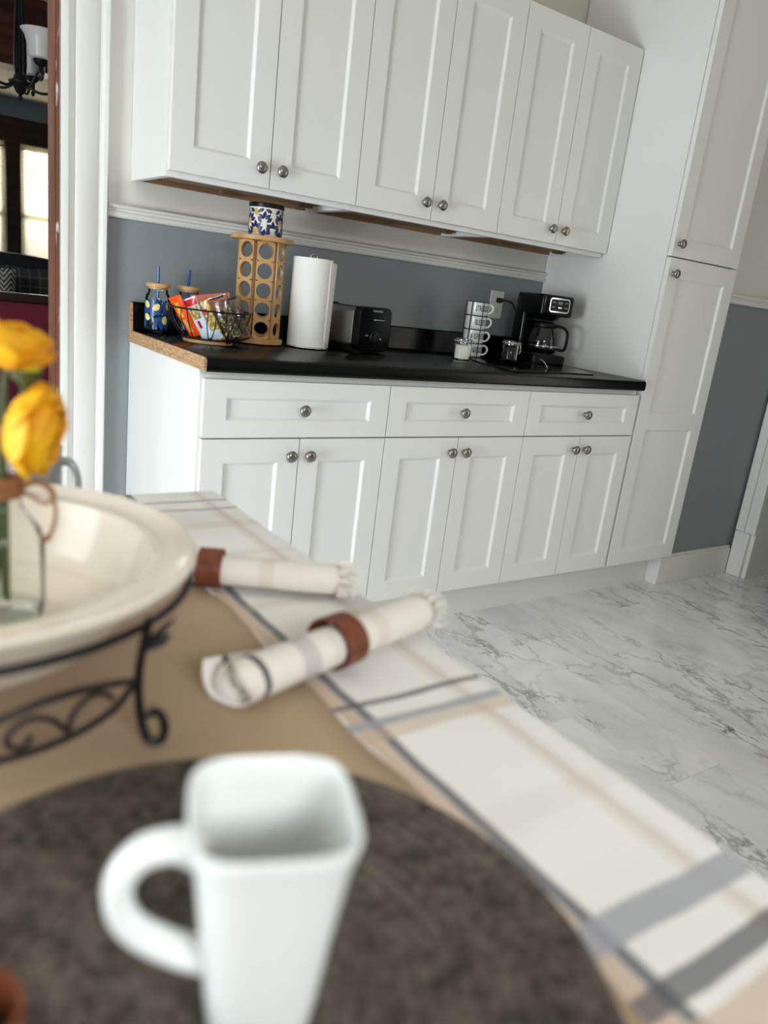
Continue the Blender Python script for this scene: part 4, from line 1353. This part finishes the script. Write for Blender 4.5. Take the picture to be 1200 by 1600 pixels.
# ---- rolled napkins and leather rings
def rolled_napkin(label, a, b, rad, ring_at, ring_label, z0, open_end, th0=-.65):
    """napkin rolled round the axis a->b lying on the cloth"""
    a, b = Vector(a), Vector(b)
    d = (b - a); Ln = d.length; ang = atan2(d.y, d.x)
    t = thing('rolled_napkin', label, 'napkin', (a.x, a.y, z0), ang, 'rolled napkins on the table')
    mb = MB(); mb.uv = []
    N, S = 28, 60
    turns = 2.35
    for i in range(N + 1):
        u = i / N
        x = u * Ln
        pinch = 1 - .04 * math.exp(-((u - ring_at) / .10) ** 2) + .02 * sin(u * 17)
        for j in range(S + 1):
            s = j / S
            th = pi * th0 + 2 * pi * turns * s
            r = rad * (.34 + .62 * s) * pinch
            if open_end and s > .86:
                r += open_end * max(0, 1 - u * 4.5) * (s - .86) / .14
            y = r * cos(th); z = r * sin(th) * .84
            mb.v.append((x + .004 * sin(th * 2 + 9 * u) * (1 if i in (0, N) else 0), y, max(z + rad * .84, .0012 + .0006 * s)))
            mb.uv.append((x, s * .4))
    for i in range(N):
        for j in range(S):
            q = i * (S + 1) + j
            mb.f.append((q, q + 1, q + S + 2, q + S + 1)); mb.m.append(0)
    c = mb.build('cloth', M['napkin'] if th0 == -.65 else M['napkin_hem'], t, smooth=60, solid=.0018)
    fr = MB()
    rr = random.Random(int(rad * 1e5))
    for k in range(90):
        th = rr.uniform(0, 2 * pi); r = rad * rr.uniform(.25, 1.02)
        y, z = r * cos(th), max(r * sin(th) * .84 + rad * .84, .002)
        fr.tube([(Ln - .002, y, z), (Ln + .010, y * 1.08 + rr.uniform(-.003, .003), max(z + rr.uniform(-.002, .003), .002)), (Ln + rr.uniform(.014, .024), y * 1.15 + rr.uniform(-.006, .006), max(z + rr.uniform(-.006, .004), .002))], [.0016, .0013, .0008], 5)
    f = fr.build('fringe', M['fringe'], c); f['kind'] = 'stuff'
    p = a + d * ring_at
    rt_ = thing('napkin_ring', ring_label, 'napkin ring', (p.x, p.y, z0), ang)
    r0 = rad * .985
    rg = MB()
    n = 40
    sec = [(-.0145, 0), (-.014, .003), (.014, .003), (.0145, 0)]
    rings = []
    for k in range(n):
        th = 2 * pi * k / n
        rings.append([(x, (r0 + q) * cos(th), (r0 + q) * sin(th) * .86 + rad * .84 + .001) for x, q in sec])
    rg.loft(rings, True, loop=True)
    rg.build('leather_band', M['leather'], rt_, smooth=50)
    return t
rolled_napkin('rolled napkin half hidden behind the rim of the cream dish', (-.520, -1.052, 0), (-.292, -1.187, 0), .0240, .42, 'brown leather napkin ring beside the rim of the cream dish', ZT + .0055, .0, -1.02)
rolled_napkin('rolled napkin with dark stripe lying nearest the square mug', (-.513, -1.378, 0), (-.258, -1.303, 0), .0270, .50, 'brown leather napkin ring on the striped napkin nearest the mug', ZT + .0075, .016)
t = thing('napkin_ring', 'brown leather napkin ring lying at the left edge of the placemat', 'napkin ring', (-.747, -1.617, ZT + .0123))
MB().lathe([(.026, 0), (.029, .001), (.029, .027), (.026, .028), (.026, 0)], 40).build('leather_band', M['leather'], t, smooth=50)

# ---- grey mug at the far left of the table
t = thing('grey_mug', 'grey enamel mug with a ring handle behind the flowers', 'mug', (-.582, -.876, ZT + .002), radians(-35))
t.scale = (1, 1, 1.32)
MB().lathe([(0, 0), (.038, 0), (.040, .003), (.040, .088), (.041, .092), (.0385, .092), (.0375, .004), (0, .004)], 36).build('body', M['greymug'], t, smooth=50)
MB().tube(bez([(.039, 0, .080), (.054, 0, .080), (.063, 0, .066), (.063, 0, .040), (.054, 0, .026), (.039, 0, .026)], 6), .0045, 10).build('handle', M['greymug'], t)

# ================================================================== NEXT ROOM THINGS
# chandelier
t = thing('chandelier', 'black iron chandelier with white bell shades beyond the doorway', 'chandelier', (-.054, 2.2, 0))
MB().lathe([(0, 1.752), (.006, 1.756), (.010, 1.766), (.006, 1.774), (.018, 1.784), (.026, 1.800), (.030, 1.806), (.046, 1.818), (.050, 1.828), (.030, 1.836), (.024, 1.86), (.016, 1.87), (.013, 2.3), (.013, 2.53)], 20).build('stem', M['black_metal'], t, smooth=40)
for k in range(4):
    a = pi / 2 * k + .4
    MB().tube([(r * cos(a), r * sin(a), z) for r, z in ((.020, 1.84), (.026, 1.90), (.024, 1.98), (.018, 2.08), (.014, 2.18))], .006, 8).build('cage_bar', M['black_metal'], t)
arm0 = None
for k in range(5):
    a = radians(-78 + 72 * k)
    if arm0 is None:
        arm0 = MB().tube(bez([(.02, 0, 1.825), (.07, 0, 1.800), (.12, 0, 1.805), (.16, 0, 1.835), (.195, 0, 1.858), (.228, 0, 1.850), (.232, 0, 1.825), (.212, 0, 1.818), (.205, 0, 1.832)], 5), .006, 8).tube([(.215, 0, 1.845), (.215, 0, 1.88)], .01, 10).build('arm', M['black_metal'], t)
        MB().lathe([(.010, 1.868), (.026, 1.882), (.032, 1.895), (.02, 1.898)], 20, (.215, 0, 0)).build('cup', M['black_metal'], arm0, smooth=40)
        MB().lathe([(.03, 1.895), (.046, 1.900), (.053, 1.918), (.056, 1.955), (.064, 1.982), (.080, 2.003), (.078, 2.004), (.061, 1.982), (.053, 1.955), (.050, 1.918)], 28, (.215, 0, 0)).build('shade', M['shade'], arm0, smooth=50)
        o = arm0
    else:
        o = copy_tree(arm0, t)
    o.rotation_euler.z = a

# burgundy backed chair
t = thing('dining_chair', 'burgundy upholstered chair with dark wooden frame beyond the doorway', 'chair', (-.22, 2.2, 0), 0)
MB().box(-.32, .32, -.025, .025, .875, .918).build('top_rail', M['dark_wood'], t, bevel=.006)
MB().box(-.285, .285, -.02, .02, .50, .875).build('back_panel', M['burgundy'], t, bevel=.008)
for x in (-.305, .305):
    MB().box(x - .02, x + .02, -.022, .022, .40, .875).build('back_post', M['dark_wood'], t, bevel=.004)
MB().box(-.32, .32, .0, .5, .40, .50).build('seat', M['burgundy'], t, bevel=.02)
for x in (-.29, .29):
    for y in (.0, .46):
        MB().tube(bez([(x, y, .42), (x * 1.03, y - (.015 if y < .1 else -.015), .28), (x * .97, y, .12), (x * 1.06, y - (.02 if y < .1 else -.02), 0)], 5), [.03] * 5 + [.024] * 5 + [.018] * 6, 10).build('leg', M['dark_wood'], t)

# black sofa with cushions
t = thing('sofa', 'black sofa with arched back under the far windows', 'sofa', (.45, 5.75, 0))
bk = [(-1.0, .42)] + [(-1.0 + 2.0 * k / 20, .84 + .235 * sin(pi * (k / 20)) ** .5) for k in range(21)] + [(1.0, .42)]
MB().prism(bk, 'y', .10, .28).build('backrest', M['sofa'], t, smooth=40, bevel=.03, bseg=3)
MB().box(-1.0, 1.0, -.55, .12, .28, .46).build('seat', M['sofa'], t, bevel=.04, bseg=3)
for x in (-1.06, 1.06):
    MB().box(x - .09, x + .09, -.55, .25, .12, .66).build('armrest', M['sofa'], t, bevel=.05, bseg=3)
MB().box(-.95, .95, -.5, .2, .12, .28).build('base', M['sofa'], t, smooth=0)
for x in (-.9, .9):
    for y in (-.45, .15): MB().cyl((x, y), .025, 0, .12, 12).build('foot', M['dark_wood'], t)
def pillow(label, loc, rz, tilt, s, m):
    mb = MB(); mb.uv = []
    N = 12
    for side in (1, -1):
        for j in range(N + 1):
            for i in range(N + 1):
                u, v = i / N * 2 - 1, j / N * 2 - 1
                th = .075 * max(0, (1 - u ** 4) * (1 - v ** 4)) ** .6
                k = 1 - .06 * (1 - abs(u * v))
                mb.v.append((u * s / 2 * k, side * th, v * s / 2 * k + s / 2)); mb.uv.append((u * s / 2, v * s / 2))
    n = N + 1
    for q in (0, n * n):
        for j in range(N):
            for i in range(N):
                a = q + j * n + i
                mb.f.append((a, a + 1, a + n + 1, a + n)); mb.m.append(0)
    o = mb.build('cushion', m, None, smooth=80)
    o.location = loc; o.rotation_euler = (tilt, 0, rz)
    return tag(o, label, 'cushion', 'cushions on the black sofa')
pillow('black and white zigzag cushion on the sofa', (.215, 5.36, .475), 0, -.16, .48, M['zigzag'])
pillow('navy plaid cushion in the middle of the sofa', (.585, 5.58, .475), 0, -.10, .50, M['plaid'])
pillow('plain grey cushion at the right of the sofa', (.955, 5.36, .475), 0, -.16, .48, M['grey_fabric'])

# low things on the far floor
t = thing('floor_rug', 'pale narrow rug on the grey floor of the far room', 'rug', (.5, 5.02, .0005))
MB().box(-.5, .5, -.12, .12, 0, .012).build('pile', M['slab'], t, bevel=.003)
t = thing('black_boot', 'black glossy boot standing on the pale rug', 'boot', (.48, 5.02, .0127), .4)
MB().loft([[(x, y, z) for x, y in rsq(w, d, min(w, d) * .4, cy=c)] for z, w, d, c in ((0, .085, .25, 0), (.012, .09, .26, 0), (.05, .085, .23, .01), (.09, .08, .15, .04), (.16, .085, .11, .06), (.24, .09, .115, .06))]).build('upper', M['black_gloss'], t, smooth=60)
t = thing('metal_stool', 'low metal framed stool just beyond the doorway edge', 'stool', (-.07, 1.38, 0))
tp = .575
MB().box(-.02, .30, -.16, .16, tp - .022, tp).build('seat', M['steel'], t, bevel=.004)
for x in (0, .28):
    for y in (-.14, .14): MB().box(x - .012, x + .012, y - .012, y + .012, 0, tp - .022).build('leg', M['steel'], t, bevel=.003)
